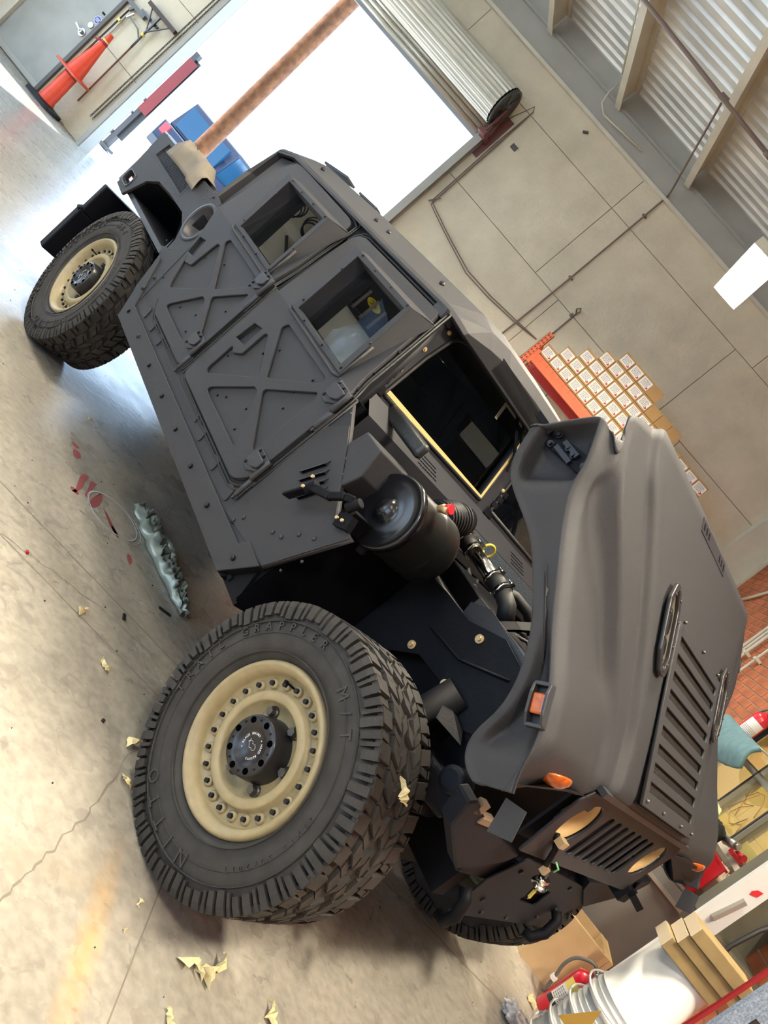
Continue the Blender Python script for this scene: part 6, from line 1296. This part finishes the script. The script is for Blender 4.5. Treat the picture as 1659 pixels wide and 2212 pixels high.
for i, (x, y, s, lab) in enumerate((
    (-1.402,-0.300,0.055,'crumpled tape scrap on the bright floor, left of the front tire'),
    (-1.165,-0.405,0.04,'curved tape scrap on the bright floor, nearer the front tire'),
    (-0.865,-0.560,0.06,'larger crumpled tape scrap touching the left edge of the front tire'),
    (-0.77,-0.73,0.05,'tape scrap just below the one touching the front tire'),
    (-0.40,-0.84,0.025,'small flat tape scrap lying by the bottom of the tire shadow'),
    (-0.47,-1.02,0.025,'flat tape chip on the pale floor near the joint'),
    (-0.245,-1.00,0.075,'left clump of the two biggest tape clumps'),
    (-0.185,-0.94,0.095,'biggest clump of crumpled tape on the floor'),
    (0.045,-0.84,0.06,'forked tape scrap right of the big clumps'),
    (0.03,-0.92,0.03,'small square tape scrap below the forked one'),
    (0.13,-0.955,0.04,'leaf-shaped tape scrap near the bottom of the picture'),
    (-0.21,-1.19,0.04,'tape scrap cut by the bottom edge of the picture'),
    (-0.45,-1.13,0.014,'tiny tape chip next to the rust stain'),
    (-2.55,1.05,0.03,'small tape chip on the blue floor below the rocker'),
    (-3.78,0.98,0.10,'yellowish wad of paper by the foot of the rear tire'),
    (1.33,0.98,0.07,'crumpled tape beside the foot of the red extinguisher'))): tape_bit(x, y, s*1.15, i+1, lab)
m = MB(); N = 9; T_ = TRK  # scrap stuck on the front tire tread
tp = Vector((0.452*0.60, -1.04+0.16, 0.466+0.452*0.40))
sc = tape_bit(0, 0, 0.06, 40, 'tape scrap stuck to the tread of the front tire'); sc.location = V2B @ Vector((0.36,-0.93,0.79)); sc.rotation_euler = (radians(35), radians(25), 0)
def foil(u, v):
    a = Vector((-1.90,0.85)); b = Vector((-1.25,0.43)); d = b-a; n = Vector((-d.y, d.x)).normalized(); wd = 0.17*(0.35+0.65*sin(pi*min(1,0.25+u*0.8)))
    p = a+d*u+n*(v-0.5)*wd; hh = 0.050*(sin(pi*v)**0.7+0.35*sin(3*pi*v))*(0.5+0.5*sin(pi*u)) 
    z = 0.004+abs(hh*(1+0.16*sin(17*u+9*v))+0.012*sin(47*u-13*v)*sin(pi*v)+0.012*sin(23*v+19*u)*sin(pi*v)+0.020*random.uniform(-1,1)*sin(pi*v))
    return Vector((p.x+0.008*sin(40*u+11*v), p.y+0.008*cos(33*u+17*v), z))
fo_ = cloth('foil_strip', 'crumpled strip of pale green foil paper on the floor beside the rocker', 'foil', foil, 60, 16, mat('pale_green_foil',(0.34,0.38,0.32),0.30,metal=0.25,noise=0.15,nscale=20), th=0.001)
def wadf(u, v):
    a = Vector((-4.45,1.75)); b = Vector((-3.95,1.15)); d = b-a; n = Vector((-d.y, d.x)).normalized(); p = a+d*u+n*(v-0.5)*0.22
    return Vector((p.x+0.02*sin(30*u+9*v), p.y+0.02*cos(27*u+13*v), 0.006+abs(0.10*sin(pi*v)*sin(pi*u)**0.5*(1+0.5*sin(21*u+5*v))+0.02*random.uniform(-1,1)*sin(pi*v))))
cloth('olive_masking_paper', 'olive crumpled masking paper on the floor outside the rear tire', 'paper', wadf, 40, 16, mat('olive_paper',(0.22,0.24,0.12),0.6,noise=0.5,nscale=9,col2=(0.05,0.06,0.03)), th=0.001)
m = MB(); rg = random.Random(8)
def fl(px, py, rx_, ry_, ang, seed, mbx):
    r_ = random.Random(seed); mbx.add([(px+(rx_*cos(2*pi*k/9)*(0.7+0.5*r_.random()))*cos(ang)-(ry_*sin(2*pi*k/9))*sin(ang), py+(rx_*cos(2*pi*k/9)*(0.7+0.5*r_.random()))*sin(ang)+(ry_*sin(2*pi*k/9))*cos(ang), 0.0016) for k in range(9)], [tuple(range(9))])
RPT = mat('red_overspray', (0.30,0.08,0.08), 0.6)
for (x, y, a, b, g_) in ((-2.26,0.60,0.05,0.025,-0.9),(-2.33,0.66,0.03,0.02,0.3),(-2.06,0.42,0.14,0.014,-1.1),(-2.02,0.46,0.12,0.013,-1.1),(-1.96,0.46,0.15,0.022,-1.2),(-1.82,0.42,0.11,0.016,-0.4),(-1.76,0.40,0.05,0.012,-0.3),(-1.60,0.34,0.05,0.014,-0.8),(-2.02,0.32,0.03,0.02,0.2)): fl(x, y, a, b, g_, int(a*999), m)
fp_ = obj('red_paint_marks', m, RPT, floor, kind='stuff')
m = MB(); m.lathe([(0.150,0.0006),(0.150,0.0018),(0.158,0.0018),(0.158,0.0006)], Matrix.Translation((-1.86,0.50,0)),48); m.lathe([(0.168,0.0006),(0.168,0.0017),(0.172,0.0017),(0.172,0.0006)], Matrix.Translation((-1.85,0.50,0)),48); obj('paint_can_ring', m, mat('ring_mark',(0.40,0.40,0.42),0.5), floor, kind='stuff')
m = MB()
for k in range(140):
    x, y = rg.uniform(-4,1.0), rg.uniform(-1.6,2.5); m.cyl((x,y,0.0),(x,y,0.003),rg.uniform(0.0015,0.004),n=6)
obj('grit_specks', m, mat('grit',(0.02,0.02,0.02),0.8), floor, kind='stuff')
for (x, y, l_, a_, lab) in ((-1.30,0.30,0.07,0.6,'small dark strip on the floor beyond the foil'),(-1.33,-0.05,0.04,2.2,'short dark chip on the floor left of the front tire'),):
    m = MB(); m.bar((x-l_/2*cos(a_),y-l_/2*sin(a_),0.005),(x+l_/2*cos(a_),y+l_/2*sin(a_),0.006),0.014,0.006); tag(obj('dark_chip', m, RUB2), lab, 'debris')
m = MB(); m.cyl((-0.985,-0.62,0),(-0.985,-0.62,0.008),0.007,n=10); tag(obj('black_washer', m, RUB2), 'tiny black plug on the pale floor left of the front tire', 'plug')
m = MB(); m.cyl((-1.70,-0.36,0.006),(-1.69,-0.37,0.006),0.006,n=8); tag(obj('red_plug', m, RP), 'tiny red plug on the pale floor at the left edge', 'plug')
# ------------------------------------------------------------------ tools and hoses added out of view, for the side windows to reflect
PEG = mat('black_tool_board', (0.02,0.02,0.022), 0.5)
t = thing('unseen_tool_board', 'added unseen tool board with yellow oval badge, for window reflections', 'tool board', (XL+0.06, 0.10, 2.45))
m = MB(); m.box((-0.03,-0.5,-0.35),(0.0,0.5,0.35)); obj('board', m, PEG, t)
m = MB(); m.add([(0.004,0.15*cos(2*pi*k/24),0.07*sin(2*pi*k/24)) for k in range(24)], [tuple(range(24))]); b_ = obj('yellow_badge', m, mat('badge_yellow',(0.80,0.62,0.03),0.4), t)
m = MB(); put(m, text_mesh('SMC', 0.085, 0.002), frame((0.007,0,0),(0,1,0),(0,0,1))); obj('badge_letters', m, BLK, b_)
for k in range(5):
    m = MB(); m.bar((0.02,-0.42+0.2*k,-0.30),(0.02,-0.40+0.2*k,0.10),0.05,0.02); obj('wrench', m, STEEL, t)
for k in range(4):
    m = MB(); Y_ = 1.15+0.42*k
    for q in range(3): m.lathe([(0.17-0.02*q+0.012*cos(j*pi/3), 0.012*sin(j*pi/3)) for j in range(6)], frame((XL+0.05+0.02*q, Y_, 2.35-0.04*q),(0,1,0),(0,0.1,1)), 24, True)
    m.cyl((XL,Y_,2.53),(XL+0.12,Y_,2.53),0.01,n=6); tag(obj('unseen_coiled_hose', m, RUB2), 'added unseen air hose coiled on the left wall for reflections, %s from the tool board' % ['first','second','third','fourth'][k], 'hose', 'added hoses on the left wall')
# ------------------------------------------------------------------ outside the roller door
m = MB(); m.add([(-60,YB+0.13,-0.02),(40,YB+0.13,-0.02),(40,70,-0.02),(-60,70,-0.02)], [(0,1,2,3)]); m.add([(-60,-60,-0.03),(XL-0.2,-60,-0.03),(XL-0.2,YB+0.26,-0.03),(-60,YB+0.26,-0.03)], [(0,1,2,3)]); struct(obj('ground', m, CONC2))
POLE = mat('orange_brown_pole_wood', (0.22,0.085,0.03), 0.8, noise=0.5, nscale=9, bump=0.4, bscale=20)  # orange-brown is the wood's own colour
m = MB(); m.tube([(-8.80,10.0,0.0),(-8.83,10.0,1.5),(-8.87,10.0,3.0),(-8.93,10.0,5.0),(-9.0,10.0,8.0)],[0.155,0.15,0.145,0.14,0.13],20); tag(obj('utility_pole', m, POLE), 'rough orange-brown wooden pole standing outside the doorway', 'pole')
t = thing('dock_post', 'tall grey and red steel post standing outside the doorway', 'post', (-10.1, 10.0, 0))
m = MB(); m.box((-0.05,-0.05,0.05),(0.05,0.05,2.30)); m.box((0.05,-0.01,0.3),(0.16,0.01,2.2)); obj('post', m, mat('grey_post',(0.045,0.047,0.052),0.5), t)
m = MB(); m.box((-0.052,-0.056,0.9),(0.162,-0.05,2.15)); obj('red_face', m, mat('faded_red',(0.20,0.022,0.025),0.6), t)
m = MB(); m.box((-0.13,-0.13,0),(0.13,0.13,0.05)); m.box((-0.11,-0.06,0.25),(-0.05,0.0,0.33)); m.box((-0.10,-0.06,0.75),(-0.05,0.0,0.80)); m.box((-0.10,-0.06,1.05),(-0.05,0,1.12)); obj('base_plate', m, mat('grey_post',(0.30,0.31,0.33),0.5), t)
def car_body(name, label, cat, o_, rz, L, W, H, col, pickup=False, group=None):
    t = thing(name, label, cat, o_, rz)
    cb = mat('paint_'+cat.replace(' ','_')+name, col, 0.45, spec=0.3); h1 = H*0.55
    m = MB(); m.prism(rnd([(-L/2,0.35),(L/2,0.35),(L/2,h1*0.95),(L*0.30,h1),(-L/2,h1)],0.06), -W/2, W/2, Matrix(((1,0,0,0),(0,0,1,0),(0,1,0,0),(0,0,0,1)))); obj('car_body', m, cb, t)
    m = MB(); cab = [(-L/2+0.05 if not pickup else -L*0.08,h1),(L*0.28,h1),(L*0.12,H),(-L/2+0.30 if not pickup else -L*0.02,H)]
    m.prism(rnd(cab,0.05), -W/2+0.12, W/2-0.12, Matrix(((1,0,0,0),(0,0,1,0),(0,1,0,0),(0,0,0,1)))); obj('cabin', m, cb, t)
    m = MB(); c2 = [(x*0.96+0.0, h1+(z-h1)*0.86+0.04) for x, z in cab]; m.prism(c2, -W/2+0.11, W/2-0.11, Matrix(((1,0,0,0),(0,0,1,0),(0,1,0,0),(0,0,0,1))))
    m.box((cab[0][0]-0.02,-W/2+0.25,h1+0.08),(cab[0][0]+0.12,W/2-0.25,H-0.14)); obj('car_window', m, mat('sky_reflecting_glass',(0.012,0.05,0.10),0.15,spec=0.25), t)
    for x in (-L*0.32, L*0.32):
        for y in (-W/2+0.1, W/2-0.1):
            m = MB(); m.cyl((x,y-0.11,0.36),(x,y+0.11,0.36),0.36,n=24); w_ = obj('wheel', m, RUB2, t); m = MB(); m.cyl((x,y-0.115,0.36),(x,y+0.115,0.36),0.20,n=16); obj('wheel_disc', m, STEEL, w_)
    for s in (-1,1): m = MB(); m.box((-L/2-0.02,s*(W/2-0.16)-0.10,h1-0.30),(-L/2+0.02,s*(W/2-0.16)+0.10,h1-0.04)); bevel(obj('tail_light', m, mat('tail_lens_red',(0.80,0.02,0.03),0.3), t), 0.02)  # plain red lens colour without any glow
    m = MB(); m.box((-L/2-0.08,-W/2+0.05,0.38),(-L/2,W/2-0.05,0.55)); obj('rear_bumper', m, mat('dark_bumper',(0.05,0.055,0.07),0.5), t)
    return t
# parked outside, seen past the pole
car_body('parked_suv', 'dark blue estate car parked outside, its red tail light showing', 'car', (-12.5, 17.4, 0), radians(97), 4.5, 1.85, 1.85, (0.012,0.020,0.045))
tk = car_body('work_truck', 'dark blue work truck parked outside right of the wooden pole', 'truck', (-10.6, 20.0, 0), radians(100), 5.2, 1.95, 1.7, (0.012,0.02,0.045), True)
m = MB()
for k in range(6): m.box((-2.3+0.3*k,-0.8,1.0),(-2.15+0.3*k,0.8,1.25))
m.bar((-2.4,-0.9,1.0),(-2.4,-0.9,1.9),0.05); m.bar((-2.4,0.9,1.0),(-2.4,0.9,1.9),0.05); m.bar((-2.4,-0.9,1.9),(-2.4,0.9,1.9),0.05); m.bar((-2.4,-0.9,1.9),(0.4,-0.9,1.9),0.05); m.bar((-2.4,0.9,1.9),(0.4,0.9,1.9),0.05)
obj('bed_rack', m, mat('green_gear',(0.02,0.09,0.06),0.5), tk)

# dark cabinet added out of view, only to darken the reflection in the windshield
t = thing('added_dark_cabinet', 'added unseen dark cabinet, darkening the windshield reflection', 'cabinet', (XR-0.20, 0.2, 2.15))
m = MB(); m.box((-0.15,-2.2,0),(0.19,1.6,1.9)); obj('added_cabinet_body', m, mat('added_cabinet_dark',(0.012,0.014,0.022),0.6), t)
for k in range(4): m = MB(); m.box((-0.165,-2.18+0.95*k,0.02),(-0.15,-1.27+0.95*k,1.88)); obj('added_cabinet_door', m, mat('added_cabinet_dark',(0.012,0.014,0.022),0.6), t)

for i, (y, z, l) in enumerate(((0.85,1.9,0.9),(1.45,1.75,1.1),(2.05,1.8,0.8))):  # dark bars added out of view, to show as reflections in the side glass
    m = MB(); m.bar((XL+0.05,y-l*0.25,z-0.25),(XL+0.05,y+l*0.25,z+0.2),0.09,0.05); m.bar((XL+0.06,y,z-0.3),(XL+0.06,y+0.05,z+0.25),0.04); tag(obj('unseen_hanging_tool', m, DKF), ['added unseen dark tool hung nearest the tool board','added unseen dark tool in the middle of the left wall','added unseen dark tool hung farthest from the tool board'][i], 'tool')
